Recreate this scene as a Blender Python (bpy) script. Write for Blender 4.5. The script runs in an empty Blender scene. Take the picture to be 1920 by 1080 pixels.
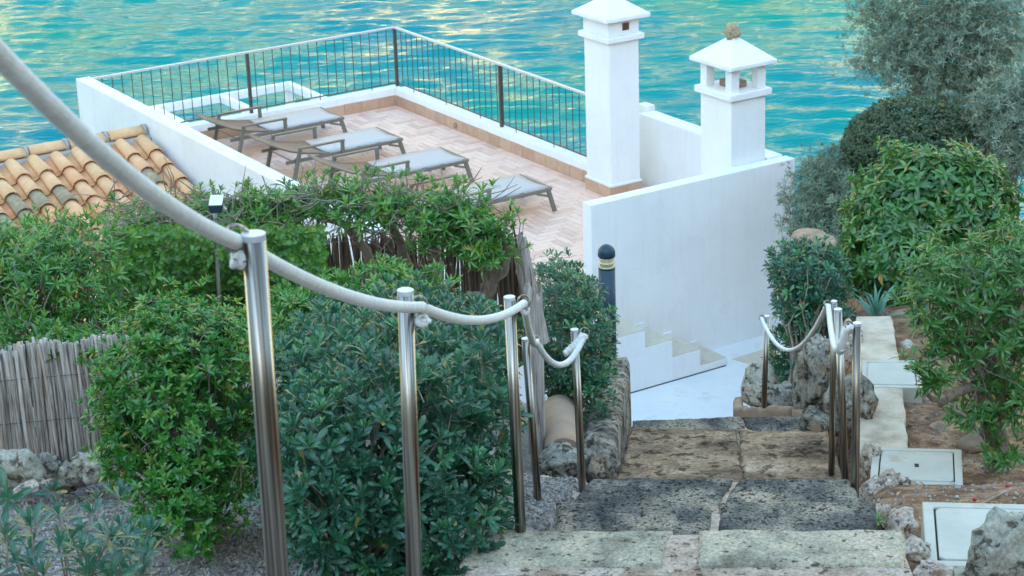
import bpy, bmesh, math, random
import numpy as np
from mathutils import Matrix, Vector, noise as mnoise

R = math.radians
rng = np.random.default_rng(7)
random.seed(7)
sc = bpy.context.scene
COL = sc.collection

# ------------------------------------------------------------------ camera
F_PX, PITCH, ROLL, HC = 3900.0, R(20.0), R(2.0), 14.0        # focal length in pixels of a 1920 wide frame
DOWN = np.array([math.cos(PITCH)*math.sin(ROLL), math.cos(PITCH)*math.cos(ROLL), math.sin(PITCH)])
FW = np.array([0, 0, 1.0])
YC = FW - DOWN*(FW @ DOWN); YC /= np.linalg.norm(YC)
XC = np.cross(YC, -DOWN)
CAMP = np.array([0, 0, HC])
cam_d = bpy.data.cameras.new('camera'); cam = bpy.data.objects.new('camera', cam_d); COL.objects.link(cam)
cam_d.sensor_width = 36.0; cam_d.lens = F_PX/1920*36.0
cam_d.clip_start = 0.1; cam_d.clip_end = 3000
M = np.array([XC, YC, -DOWN])                                 # camera(right,down,forward) -> world
rt, dn, fw = M[:, 0], M[:, 1], M[:, 2]
cam.matrix_world = Matrix(((rt[0], -dn[0], -fw[0], 0), (rt[1], -dn[1], -fw[1], 0), (rt[2], -dn[2], -fw[2], HC), (0, 0, 0, 1)))
cam_d.dof.use_dof = True; cam_d.dof.focus_distance = 9.5; cam_d.dof.aperture_fstop = 14.0
sc.camera = cam

# ------------------------------------------------------------------ light
SUN_EL, SUN_AZ = R(15), R(188)                                # behind the camera, low; the hill behind shades the garden
world = bpy.data.worlds.new('World'); sc.world = world; world.use_nodes = True
wn = world.node_tree; bg = wn.nodes['Background']
sky = wn.nodes.new('ShaderNodeTexSky'); sky.sky_type = 'NISHITA'; sky.sun_disc = False
sky.sun_elevation = SUN_EL; sky.sun_rotation = SUN_AZ; sky.air_density = 1.0; sky.dust_density = 0.4; sky.ozone_density = 1.0
wb = wn.nodes.new('ShaderNodeMix'); wb.data_type = 'RGBA'; wb.blend_type = 'MULTIPLY'; wb.inputs[0].default_value = 1.0   # camera white balance
wn.links.new(sky.outputs[0], wb.inputs[6]); wb.inputs[7].default_value = (1.08, 1.075, 0.935, 1); wn.links.new(wb.outputs[2], bg.inputs[0]); bg.inputs[1].default_value = 0.15
sd = bpy.data.lights.new('sun', 'SUN'); sun = bpy.data.objects.new('sun', sd); COL.objects.link(sun)
sd.energy = 4.0; sd.angle = R(0.5); sd.color = (1.0, 0.88, 0.70)
sdir = Vector((math.sin(SUN_AZ)*math.cos(SUN_EL), math.cos(SUN_AZ)*math.cos(SUN_EL), math.sin(SUN_EL)))
sun.rotation_euler = sdir.to_track_quat('Z', 'Y').to_euler()
sc.view_settings.view_transform = 'Standard'; sc.view_settings.look = 'None'
sc.view_settings.gamma = 1.0; sc.view_settings.use_curve_mapping = False
sc.view_settings.exposure = 2.75

# ------------------------------------------------------------------ survey helpers: where the line of sight meets a plane
def ray(px, py):
    return M @ np.array([(px-960)/F_PX, (py-540)/F_PX, 1.0])
def PZ(px, py, z):
    r = ray(px, py); return CAMP + r*((z-HC)/r[2])
def AY(px, py, Y):
    r = ray(px, py); return CAMP + r*(Y/r[1])
def proj(P):
    q = (np.asarray(P, float)-CAMP) @ M
    return 960+F_PX*q[..., 0]/q[..., 2], 540+F_PX*q[..., 1]/q[..., 2], q[..., 2]

# terrace frame: u runs left along the sea side, v towards the garden
UU = np.array([-0.8489, -0.5285]); UU /= np.linalg.norm(UU); VV = np.array([-UU[1], UU[0]]); C0 = np.array([-1.767, 33.28])
def T(u, v, z):
    p = C0 + u*UU + v*VV; return np.array([p[0], p[1], z])

# ------------------------------------------------------------------ materials
def nt(m): return m.node_tree.nodes, m.node_tree.links
def ramp(nodes, stops):
    r = nodes.new('ShaderNodeValToRGB'); e = r.color_ramp.elements
    while len(e) < len(stops): e.new(0.5)
    for i, (p, c) in enumerate(stops): e[i].position = p; e[i].color = (*c, 1)
    return r
def mat(name, stops, scale=5.0, detail=6.0, rough=0.8, metal=0.0, bump=None, stretch=(1, 1, 1), rnd=None, spec=0.5, layer=None, dist=0.0):
    m = bpy.data.materials.new(name); m.use_nodes = True; n, l = nt(m)
    b = n['Principled BSDF']; b.inputs['Roughness'].default_value = rough; b.inputs['Metallic'].default_value = metal
    b.inputs['Specular IOR Level'].default_value = spec
    tc = n.new('ShaderNodeTexCoord'); mp = n.new('ShaderNodeMapping'); mp.inputs['Scale'].default_value = stretch
    oi = n.new('ShaderNodeObjectInfo'); vm = n.new('ShaderNodeVectorMath'); vm.operation = 'MULTIPLY_ADD'
    l.new(oi.outputs['Random'], vm.inputs[0]); vm.inputs[1].default_value = (37, 53, 71); l.new(tc.outputs['Object'], vm.inputs[2])
    l.new(vm.outputs[0], mp.inputs[0])
    if isinstance(stops, tuple): stops = [(0.3, stops), (0.7, tuple(c*0.9 for c in stops))]
    nz = n.new('ShaderNodeTexNoise'); nz.inputs['Scale'].default_value = scale; nz.inputs['Detail'].default_value = detail
    nz.inputs['Roughness'].default_value = 0.65; nz.inputs['Distortion'].default_value = dist
    if len(stops) > 2: stops = [(0.5+(p-0.5)*0.52, c) for p, c in stops]
    l.new(mp.outputs[0], nz.inputs['Vector']); rp = ramp(n, stops); l.new(nz.outputs[0], rp.inputs[0]); col = rp.outputs[0]
    if layer:                                                  # (scale, lo, hi, colour): blotches of a second colour
        n2 = n.new('ShaderNodeTexNoise'); n2.inputs['Scale'].default_value = layer[0]; n2.inputs['Detail'].default_value = 8; n2.inputs['Roughness'].default_value = 0.7
        l.new(mp.outputs[0], n2.inputs['Vector']); r2 = ramp(n, [(layer[1], (0, 0, 0)), (layer[2], (1, 1, 1))]); l.new(n2.outputs[0], r2.inputs[0])
        mx = n.new('ShaderNodeMix'); mx.data_type = 'RGBA'; l.new(r2.outputs[0], mx.inputs[0]); l.new(col, mx.inputs[6]); mx.inputs[7].default_value = (*layer[3], 1); col = mx.outputs[2]
    if rnd:                                                    # per-piece tint
        rr = ramp(n, rnd); rr.color_ramp.interpolation = 'LINEAR'; l.new(oi.outputs['Random'], rr.inputs[0])
        mx = n.new('ShaderNodeMix'); mx.data_type = 'RGBA'; mx.blend_type = 'MULTIPLY'; mx.inputs[0].default_value = 1.0
        l.new(col, mx.inputs[6]); l.new(rr.outputs[0], mx.inputs[7]); col = mx.outputs[2]
    l.new(col, b.inputs['Base Color'])
    if bump:
        nb = n.new('ShaderNodeTexNoise'); nb.inputs['Scale'].default_value = bump[0]; nb.inputs['Detail'].default_value = 6; nb.inputs['Roughness'].default_value = 0.7
        l.new(mp.outputs[0], nb.inputs['Vector']); bp = n.new('ShaderNodeBump'); bp.inputs['Strength'].default_value = bump[1]; bp.inputs['Distance'].default_value = bump[2]
        l.new(nb.outputs[0], bp.inputs['Height']); l.new(bp.outputs[0], b.inputs['Normal'])
    return m

def stone(name, stops, base=4.0, speck=55.0, lo=0.45, hi=1.3, pits=(26.0, 0.36, 0.42), pale=(11.0, 0.62, 0.70, (0.6, 0.55, 0.47), 0.6), bump=0.010, stretch=(1, 1, 1), rnd=None):
    m = bpy.data.materials.new(name); m.use_nodes = True; n, l = nt(m); b = n['Principled BSDF']; b.inputs['Roughness'].default_value = 0.95; b.inputs['Specular IOR Level'].default_value = 0.25
    tc = n.new('ShaderNodeTexCoord'); oi = n.new('ShaderNodeObjectInfo'); vm = n.new('ShaderNodeVectorMath'); vm.operation = 'MULTIPLY_ADD'; l.new(oi.outputs['Random'], vm.inputs[0]); vm.inputs[1].default_value = (37, 53, 71); l.new(tc.outputs['Object'], vm.inputs[2])
    mp = n.new('ShaderNodeMapping'); mp.inputs['Scale'].default_value = stretch; l.new(vm.outputs[0], mp.inputs[0])
    def nz(s_, d=8, ro=0.65, di=0.0):
        t = n.new('ShaderNodeTexNoise'); t.inputs['Scale'].default_value = s_; t.inputs['Detail'].default_value = d; t.inputs['Roughness'].default_value = ro; t.inputs['Distortion'].default_value = di; l.new(mp.outputs[0], t.inputs['Vector']); return t.outputs[0]
    def mix(fac, a, c, mode='MIX'):
        x = n.new('ShaderNodeMix'); x.data_type = 'RGBA'; x.blend_type = mode
        if isinstance(fac, float): x.inputs[0].default_value = fac
        else: l.new(fac, x.inputs[0])
        l.new(a, x.inputs[6])
        if isinstance(c, tuple): x.inputs[7].default_value = (*c, 1)
        else: l.new(c, x.inputs[7])
        return x.outputs[2]
    r = ramp(n, [(0.5+(p-0.5)*0.55, c) for p, c in stops]); l.new(nz(base, 10, 0.6, 0.3), r.inputs[0]); col = r.outputs[0]
    sp = nz(speck, 5, 0.75); r2 = ramp(n, [(0.36, (lo, lo, lo)), (0.64, (hi, hi, hi))]); l.new(sp, r2.inputs[0]); col = mix(1.0, col, r2.outputs[0], 'MULTIPLY')
    pl = nz(pale[0], 8, 0.7); r3 = ramp(n, [(pale[1], (0, 0, 0)), (pale[2], (pale[4],)*3)]); l.new(pl, r3.inputs[0]); col = mix(r3.outputs[0], col, pale[3])
    pt_ = nz(pits[0], 4, 0.6); r4 = ramp(n, [(pits[1], (0.30, 0.27, 0.25)), (pits[2], (1, 1, 1))]); l.new(pt_, r4.inputs[0]); col = mix(1.0, col, r4.outputs[0], 'MULTIPLY')
    if rnd: rr = ramp(n, rnd); l.new(oi.outputs['Random'], rr.inputs[0]); col = mix(1.0, col, rr.outputs[0], 'MULTIPLY')
    l.new(col, b.inputs['Base Color'])
    h = n.new('ShaderNodeMath'); h.operation = 'MULTIPLY_ADD'; l.new(r4.outputs[0], h.inputs[0]); h.inputs[1].default_value = 0.8; l.new(sp, h.inputs[2])
    bp = n.new('ShaderNodeBump'); bp.inputs['Strength'].default_value = 0.9; bp.inputs['Distance'].default_value = bump; l.new(h.outputs[0], bp.inputs['Height']); l.new(bp.outputs[0], b.inputs['Normal']); return m

MT = {}
MT['plaster'] = mat('white_plaster', [(0.35, (0.78, 0.79, 0.80)), (0.6, (0.83, 0.84, 0.85))], 1.2, 5, 0.85, bump=(7, 0.35, 0.02), layer=(2.2, 0.62, 0.85, (0.66, 0.66, 0.63)))
MT['painted_floor'] = mat('painted_concrete', [(0.35, (0.70, 0.74, 0.76)), (0.65, (0.80, 0.82, 0.83))], 1.5, 6, 0.6, bump=(20, 0.2, 0.01), layer=(3, 0.57, 0.72, (0.56, 0.56, 0.53)))
MT['beige_stone'] = mat('beige_tread_stone', [(0.3, (0.54, 0.49, 0.40)), (0.7, (0.66, 0.60, 0.49))], 6, 6, 0.8, bump=(30, 0.3, 0.01))
MT['tile'] = mat('terrace_tile', [(0.3, (0.78, 0.53, 0.43)), (0.7, (0.85, 0.62, 0.52))], 9, 4, 0.55, bump=(40, 0.1, 0.003), rnd=[(0, (0.80, 0.74, 0.72)), (0.5, (1, 0.97, 0.95)), (1, (1, 1.0, 1.0))])
MT['tile_bed'] = mat('tile_grout', (0.60, 0.50, 0.44), 10, 4, 0.9)
MT['skirt'] = mat('skirting_tile', [(0.3, (0.52, 0.32, 0.215)), (0.7, (0.62, 0.40, 0.28))], 8, 4, 0.5, rnd=[(0, (0.85, 0.82, 0.8)), (1, (1, 1, 1))])
MT['roof_tile'] = mat('roof_tile', [(0.30, (0.72, 0.41, 0.22)), (0.7, (0.84, 0.53, 0.30))], 7, 6, 0.85, bump=(30, 0.3, 0.006), spec=0.25,
    rnd=[(0, (1, 0.95, 0.9)), (0.45, (1.0, 1.0, 1.0)), (0.62, (1, 0.74, 0.70)), (0.8, (0.98, 1.04, 1.0)), (1, (0.9, 0.86, 0.85))], layer=(5, 0.64, 0.80, (0.42, 0.33, 0.23)))
MT['old_tile'] = mat('lichen_roof_tile', [(0.30, (0.28, 0.22, 0.14)), (0.7, (0.48, 0.38, 0.24))], 9, 8, 0.9, bump=(30, 0.4, 0.006), layer=(14, 0.5, 0.7, (0.20, 0.17, 0.11)))
MT['mortar'] = mat('mortar', [(0.3, (0.34, 0.32, 0.29)), (0.7, (0.46, 0.43, 0.39))], 9, 8, 0.95, bump=(25, 0.6, 0.02))
MT['rail'] = mat('rail_metal', (0.085, 0.072, 0.064), 12, 4, 0.5, 0.2)
MT['railtop'] = mat('rail_top_metal', (0.62, 0.64, 0.66), 12, 4, 0.4, 0.3)
MT['frame'] = mat('lounger_frame', (0.20, 0.18, 0.155), 12, 3, 0.45, 0.25)
MT['sling'] = mat('lounger_sling_lit', [(0.3, (0.45, 0.43, 0.435)), (0.7, (0.48, 0.46, 0.465))], 60, 2, 0.55, bump=(300, 0.2, 0.002))  # seat fabric, its sky sheen painted in as a lighter grey
MT['sling_shaded'] = mat('lounger_sling_shaded', [(0.3, (0.20, 0.125, 0.095)), (0.7, (0.23, 0.145, 0.11))], 60, 2, 0.6, bump=(300, 0.2, 0.002))  # same fabric on the backrest, its shade painted in as darker brown
MT['steel'] = mat('steel_reflection_bands', [(0.40, (0.12, 0.098, 0.080)), (0.60, (0.46, 0.42, 0.37))], 1.6, 3, 0.28, 1.0, stretch=(60, 60, 0.5), bump=(1.6, 0.25, 0.003), layer=(2, 0.6, 0.9, (0.36, 0.30, 0.25)))  # dark and bright bands paint vertical reflections into the metal colour
MT['rope'] = mat('white_rope', [(0.35, (0.72, 0.70, 0.66)), (0.65, (0.86, 0.85, 0.81))], 60, 5, 0.9, bump=(220, 0.8, 0.004), spec=0.2, layer=(9, 0.6, 0.9, (0.60, 0.56, 0.50)))
MT['bollard'] = mat('bollard_paint', (0.02, 0.055, 0.09), 8, 3, 0.45)
MT['black'] = mat('dark_plastic', (0.02, 0.02, 0.02), 8, 3, 0.5)
MT['slab_pale'] = stone('pale_step_stone', [(0.2, (0.22, 0.18, 0.13)), (0.42, (0.42, 0.37, 0.28)), (0.6, (0.54, 0.46, 0.33)), (0.85, (0.66, 0.50, 0.38))], 5, 70, 0.55, 1.22, (34, 0.34, 0.40), (9, 0.60, 0.70, (0.40, 0.28, 0.18), 0.5), 0.006)
MT['slab_dark'] = stone('dark_step_stone', [(0.2, (0.038, 0.041, 0.045)), (0.43, (0.125, 0.118, 0.105)), (0.60, (0.25, 0.215, 0.17)), (0.85, (0.42, 0.33, 0.24))], 4, 80, 0.4, 1.6, (40, 0.38, 0.46), (10, 0.60, 0.68, (0.36, 0.30, 0.23), 0.6), 0.006)
MT['slab_brown'] = stone('brown_step_stone', [(0.2, (0.09, 0.062, 0.042)), (0.42, (0.22, 0.15, 0.095)), (0.6, (0.36, 0.24, 0.15)), (0.85, (0.52, 0.38, 0.26))], 4, 60, 0.5, 1.35, (20, 0.39, 0.45), (8, 0.60, 0.70, (0.55, 0.44, 0.32), 0.55), 0.010, (0.6, 1, 1))
MT['step_mortar'] = stone('pinkish_mortar', [(0.25, (0.36, 0.25, 0.18)), (0.5, (0.52, 0.39, 0.30)), (0.8, (0.64, 0.52, 0.42))], 6, 60, 0.6, 1.2, (24, 0.37, 0.43), (9, 0.62, 0.7, (0.62, 0.56, 0.48), 0.5), 0.008)
MT['lime'] = stone('limestone_rock', [(0.2, (0.16, 0.135, 0.105)), (0.42, (0.34, 0.31, 0.25)), (0.62, (0.48, 0.44, 0.36)), (0.85, (0.50, 0.33, 0.20))], 5, 45, 0.55, 1.3, (18, 0.40, 0.46), (9, 0.58, 0.68, (0.66, 0.62, 0.54), 0.7), 0.016, rnd=[(0, (0.82, 0.84, 0.86)), (1, (1, 1, 1))])
MT['boulder'] = stone('pale_boulder', [(0.2, (0.20, 0.17, 0.13)), (0.42, (0.42, 0.39, 0.31)), (0.65, (0.56, 0.53, 0.43)), (0.9, (0.50, 0.33, 0.20))], 4, 50, 0.65, 1.2, (14, 0.38, 0.45), (7, 0.58, 0.68, (0.66, 0.64, 0.56), 0.6), 0.012)
MT['lime_pink'] = stone('pinkish_rock', [(0.2, (0.34, 0.22, 0.15)), (0.45, (0.58, 0.46, 0.36)), (0.8, (0.76, 0.66, 0.56))], 7, 50, 0.6, 1.25, (22, 0.38, 0.45), (9, 0.60, 0.70, (0.78, 0.74, 0.68), 0.6), 0.014)
MT['lime_pale'] = mat('pale_rock', [(0.25, (0.20, 0.18, 0.13)), (0.5, (0.50, 0.47, 0.37)), (0.8, (0.60, 0.57, 0.47))], 6, 12, 0.95, bump=(16, 1.0, 0.03), dist=0.5)
MT['kerb'] = stone('lichen_kerb_stone', [(0.2, (0.09, 0.08, 0.07)), (0.42, (0.24, 0.21, 0.17)), (0.6, (0.38, 0.33, 0.27)), (0.85, (0.40, 0.26, 0.15))], 5, 50, 0.5, 1.4, (20, 0.40, 0.47), (10, 0.57, 0.66, (0.60, 0.56, 0.50), 0.7), 0.014)
MT['path'] = mat('path_concrete', [(0.25, (0.38, 0.29, 0.205)), (0.55, (0.55, 0.445, 0.33)), (0.8, (0.64, 0.54, 0.42))], 5, 12, 0.9, bump=(40, 0.5, 0.01), layer=(9, 0.62, 0.74, (0.30, 0.25, 0.19)))
MT['lid'] = mat('cover_concrete', [(0.3, (0.46, 0.45, 0.385)), (0.7, (0.56, 0.545, 0.47))], 5, 8, 0.8, bump=(60, 0.2, 0.005), layer=(4, 0.57, 0.72, (0.42, 0.34, 0.245)))
MT['gap'] = mat('cover_gap', (0.03, 0.03, 0.03), 8, 3, 0.9)
MT['reed'] = mat('weathered_reed', [(0.25, (0.28, 0.23, 0.195)), (0.55, (0.54, 0.47, 0.41)), (0.8, (0.68, 0.60, 0.53))], 6, 8, 0.85, stretch=(9, 9, 0.7), bump=(14, 0.4, 0.004), rnd=[(0, (0.62, 0.58, 0.55)), (0.5, (0.9, 0.9, 0.9)), (0.85, (1.05, 1.05, 1.08)), (1, (1.0, 0.8, 0.62))])
MT['heather'] = mat('heather_stick', [(0.3, (0.13, 0.09, 0.062)), (0.7, (0.32, 0.23, 0.165))], 8, 6, 0.9, stretch=(6, 6, 0.7), rnd=[(0, (0.5, 0.5, 0.5)), (1, (1.1, 1.05, 1))])
MT['oldwood'] = mat('weathered_wood', [(0.2, (0.12, 0.09, 0.075)), (0.5, (0.50, 0.43, 0.385)), (0.8, (0.74, 0.66, 0.61))], 6, 12, 0.95, stretch=(7, 7, 0.45), bump=(9, 1.0, 0.02), dist=0.4)
MT['bark'] = mat('grey_bark', [(0.3, (0.15, 0.115, 0.085)), (0.7, (0.38, 0.31, 0.24))], 14, 8, 0.95, stretch=(3, 3, 0.8), bump=(16, 0.8, 0.01))
MT['twig'] = mat('pale_twig', [(0.3, (0.20, 0.165, 0.125)), (0.7, (0.36, 0.31, 0.25))], 14, 6, 0.9, bump=(20, 0.5, 0.005))
MT['soil'] = mat('red_soil', [(0.3, (0.085, 0.045, 0.026)), (0.55, (0.19, 0.105, 0.06)), (0.8, (0.30, 0.19, 0.12))], 9, 12, 0.95, bump=(30, 1.0, 0.02))
MT['clay'] = mat('clay_rim', [(0.3, (0.26, 0.17, 0.115)), (0.7, (0.42, 0.30, 0.21))], 8, 10, 0.9, bump=(20, 0.6, 0.01), layer=(5, 0.55, 0.7, (0.17, 0.14, 0.10)))
MT['claypipe'] = mat('clay_channel', [(0.3, (0.30, 0.215, 0.16)), (0.7, (0.40, 0.29, 0.215))], 5, 8, 0.85, bump=(12, 0.3, 0.01))
MT['gravel'] = mat('gravel_stone', [(0.3, (0.30, 0.27, 0.24)), (0.7, (0.40, 0.37, 0.34))], 40, 5, 0.9)
MT['berry'] = mat('red_berry', (0.45, 0.03, 0.04), 8, 3, 0.4)
MT['brickvent'] = mat('vent_terracotta', (0.17, 0.09, 0.06), 20, 4, 0.8)

# gravel stones carry a colour each
def gravel_mat():
    m = bpy.data.materials.new('loose_gravel'); m.use_nodes = True; n, l = nt(m); b = n['Principled BSDF']; b.inputs['Roughness'].default_value = 0.9
    a = n.new('ShaderNodeAttribute'); a.attribute_name = 'var'
    r = ramp(n, [(0, (0.16, 0.14, 0.125)), (0.4, (0.30, 0.27, 0.25)), (0.8, (0.42, 0.39, 0.36)), (1, (0.52, 0.42, 0.32))]); l.new(a.outputs['Fac'], r.inputs[0]); l.new(r.outputs[0], b.inputs['Base Color']); return m
MT['loose'] = gravel_mat()

def leaf_mat(name, dark, light, tip, rib=(0.30, 0.36, 0.16), rough=0.27, trans=0.30, spec=0.8):
    m = bpy.data.materials.new(name); m.use_nodes = True; n, l = nt(m); b = n['Principled BSDF']; out = n['Material Output']
    b.inputs['Roughness'].default_value = rough; b.inputs['Specular IOR Level'].default_value = spec
    a = n.new('ShaderNodeAttribute'); a.attribute_name = 'var'; md = n.new('ShaderNodeAttribute'); md.attribute_name = 'mid'
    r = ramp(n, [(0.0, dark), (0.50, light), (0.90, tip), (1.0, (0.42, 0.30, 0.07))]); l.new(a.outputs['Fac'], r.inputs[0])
    pw = n.new('ShaderNodeMath'); pw.operation = 'POWER'; l.new(md.outputs['Fac'], pw.inputs[0]); pw.inputs[1].default_value = 9
    ml = n.new('ShaderNodeMath'); ml.operation = 'MULTIPLY'; l.new(pw.outputs[0], ml.inputs[0]); ml.inputs[1].default_value = 0.55
    mx = n.new('ShaderNodeMix'); mx.data_type = 'RGBA'; l.new(ml.outputs[0], mx.inputs[0]); l.new(r.outputs[0], mx.inputs[6]); mx.inputs[7].default_value = (*rib, 1)
    g = n.new('ShaderNodeNewGeometry')                         # the underside of a leaf is paler
    m2 = n.new('ShaderNodeMix'); m2.data_type = 'RGBA'; bf = n.new('ShaderNodeMath'); bf.operation = 'MULTIPLY'; l.new(g.outputs['Backfacing'], bf.inputs[0]); bf.inputs[1].default_value = 0.35
    l.new(bf.outputs[0], m2.inputs[0]); l.new(mx.outputs[2], m2.inputs[6]); m2.inputs[7].default_value = (*[min(1, c*1.5+0.02) for c in light], 1)
    l.new(m2.outputs[2], b.inputs['Base Color'])
    tr = n.new('ShaderNodeBsdfTranslucent'); l.new(m2.outputs[2], tr.inputs[0]); ms = n.new('ShaderNodeMixShader'); ms.inputs[0].default_value = trans
    l.new(b.outputs[0], ms.inputs[1]); l.new(tr.outputs[0], ms.inputs[2]); l.new(ms.outputs[0], out.inputs[0])
    return m
LM = {
 'pitto': leaf_mat('pittosporum_leaf', (0.020, 0.097, 0.060), (0.040, 0.174, 0.089), (0.093, 0.331, 0.105), rib=(0.197, 0.334, 0.173), rough=0.32),
 'myrtle': leaf_mat('myrtle_leaf', (0.038, 0.183, 0.032), (0.078, 0.336, 0.045), (0.235, 0.360, 0.068), rib=(0.218, 0.360, 0.102)),
 'oleander': leaf_mat('lance_leaf', (0.041, 0.172, 0.029), (0.094, 0.336, 0.045), (0.249, 0.360, 0.062), rib=(0.266, 0.360, 0.102)),
 'ivy': leaf_mat('creeper_leaf', (0.033, 0.134, 0.014), (0.077, 0.255, 0.023), (0.161, 0.265, 0.038), rough=0.45),
 'viburnum': leaf_mat('drooping_leaf', (0.024, 0.110, 0.023), (0.058, 0.228, 0.042), (0.119, 0.285, 0.059), rough=0.28),
 'box': leaf_mat('clipped_leaf', (0.030, 0.068, 0.030), (0.057, 0.116, 0.051), (0.100, 0.168, 0.075), rough=0.5),
 'olive': leaf_mat('olive_leaf', (0.071, 0.115, 0.075), (0.151, 0.225, 0.156), (0.331, 0.450, 0.357), rough=0.5, trans=0.15),
 'grey': leaf_mat('grey_shrub_leaf', (0.058, 0.099, 0.059), (0.124, 0.197, 0.123), (0.250, 0.340, 0.230), rough=0.55, trans=0.15),
 'agave': leaf_mat('agave_leaf', (0.053, 0.185, 0.146), (0.107, 0.309, 0.227), (0.195, 0.385, 0.311), rough=0.4),
}

# ------------------------------------------------------------------ mesh helpers
def tag(o, label=None, cat=None, group=None, kind=None):
    if label: o['label'] = label
    if cat: o['category'] = cat
    if group: o['group'] = group
    if kind: o['kind'] = kind
    return o
def empty(name, loc, label, cat, group=None, kind=None):
    o = bpy.data.objects.new(name, None); COL.objects.link(o); o.location = tuple(loc); o.empty_display_size = 0.1
    return tag(o, label, cat, group, kind)
def link(name, me, parent=None, m=None):
    o = bpy.data.objects.new(name, me); COL.objects.link(o)
    if m is not None and not me.materials: me.materials.append(m)
    if parent is not None: o.parent = parent
    return o
class MB:
    """collects shapes in world coordinates; build() links them as one mesh object"""
    def __init__(s): s.v, s.f = [], []
    def add(s, vs, fs):
        o = len(s.v); s.v += [tuple(map(float, p)) for p in vs]; s.f += [tuple(i+o for i in q) for q in fs]; return s
    def hexa(s, p):                                            # 8 corners: 4 bottom, 4 top, counter-clockwise seen from above
        return s.add(p, [(3, 2, 1, 0), (4, 5, 6, 7), (0, 1, 5, 4), (1, 2, 6, 5), (2, 3, 7, 6), (3, 0, 4, 7)])
    def tbox(s, u0, u1, v0, v1, z0, z1):                       # box in the terrace frame
        c = [(u0, v0), (u0, v1), (u1, v1), (u1, v0)]
        return s.hexa([T(a, b, z0) for a, b in c]+[T(a, b, z1) for a, b in c])
    def beam(s, a, b, w, h, up=(0, 0, 1)):
        a, b = np.array(a, float), np.array(b, float); d = b-a; d /= np.linalg.norm(d); up = np.array(up, float)
        x = np.cross(d, up); x /= np.linalg.norm(x); y = np.cross(x, d)
        c = [(-w/2, -h/2), (w/2, -h/2), (w/2, h/2), (-w/2, h/2)]
        P = [a+x*i+y*j for i, j in c]+[b+x*i+y*j for i, j in c]
        return s.add(P, [(3, 2, 1, 0), (4, 5, 6, 7), (0, 1, 5, 4), (1, 2, 6, 5), (2, 3, 7, 6), (3, 0, 4, 7)])
    def tube(s, pts, rad, n=8, cap=True):
        pts = np.array(pts, float); k = len(pts); rad = np.broadcast_to(rad, (k,))
        tg = np.gradient(pts, axis=0); tg /= np.linalg.norm(tg, axis=1)[:, None]+1e-12
        ref = np.array([0, 0, 1.0]) if abs(tg[0][2]) < 0.9 else np.array([1.0, 0, 0])
        vs = []; x = np.cross(tg[0], ref); x /= np.linalg.norm(x)
        for i in range(k):
            x = x-tg[i]*(x@tg[i]); x /= np.linalg.norm(x)+1e-12; y = np.cross(tg[i], x)
            for j in range(n):
                a = 2*math.pi*j/n; vs.append(pts[i]+rad[i]*(math.cos(a)*x+math.sin(a)*y))
        fs = [(i*n+j, i*n+(j+1) % n, (i+1)*n+(j+1) % n, (i+1)*n+j) for i in range(k-1) for j in range(n)]
        if cap: fs += [tuple(range(n-1, -1, -1)), tuple(range((k-1)*n, k*n))]
        return s.add(vs, fs)
    def lathe(s, base, prof, n=24, axis=(0, 0, 1)):
        base = np.array(base, float); ax = np.array(axis, float); ax /= np.linalg.norm(ax)
        x = np.cross(ax, (0, 1, 0) if abs(ax[1]) < 0.9 else (1, 0, 0)); x /= np.linalg.norm(x); y = np.cross(ax, x)
        vs = [base+ax*z+r*(math.cos(2*math.pi*j/n)*x+math.sin(2*math.pi*j/n)*y) for r, z in prof for j in range(n)]
        k = len(prof); fs = [(i*n+j, i*n+(j+1) % n, (i+1)*n+(j+1) % n, (i+1)*n+j) for i in range(k-1) for j in range(n)]
        fs += [tuple(range(n-1, -1, -1)), tuple(range((k-1)*n, k*n))]
        return s.add(vs, fs)
    def torus(s, c, axis, R0, r0, n=20, k=8):
        c = np.array(c, float); ax = np.array(axis, float); ax /= np.linalg.norm(ax)
        x = np.cross(ax, (0, 0, 1) if abs(ax[2]) < 0.9 else (1, 0, 0)); x /= np.linalg.norm(x); y = np.cross(ax, x)
        vs = []
        for i in range(n):
            a = 2*math.pi*i/n; d = math.cos(a)*x+math.sin(a)*y
            for j in range(k):
                b = 2*math.pi*j/k; vs.append(c+d*(R0+r0*math.cos(b))+ax*r0*math.sin(b))
        return s.add(vs, [(i*k+j, ((i+1) % n)*k+j, ((i+1) % n)*k+(j+1) % k, i*k+(j+1) % k) for i in range(n) for j in range(k)])
    def build(s, name, m, parent=None, smooth=False, bevel=0.0, origin=None):
        me = bpy.data.meshes.new(name); v = np.array(s.v)
        org = np.array(origin if origin is not None else ((0, 0, 0) if parent is None else parent.location[:]), float)
        me.from_pydata((v-org).tolist(), [], s.f); me.materials.append(m)
        if smooth: me.polygons.foreach_set('use_smooth', [len(f) <= 4 for f in s.f])
        me.update(); o = link(name, me, parent)
        if parent is None: o.location = tuple(org)
        elif origin is not None: o.location = tuple(org-np.array(parent.location[:]))
        if bevel:
            b = o.modifiers.new('bevel', 'BEVEL'); b.width = bevel; b.segments = 2; b.limit_method = 'ANGLE'; b.angle_limit = R(40)
        return o
def root_of(pt): return tuple(pt)

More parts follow.
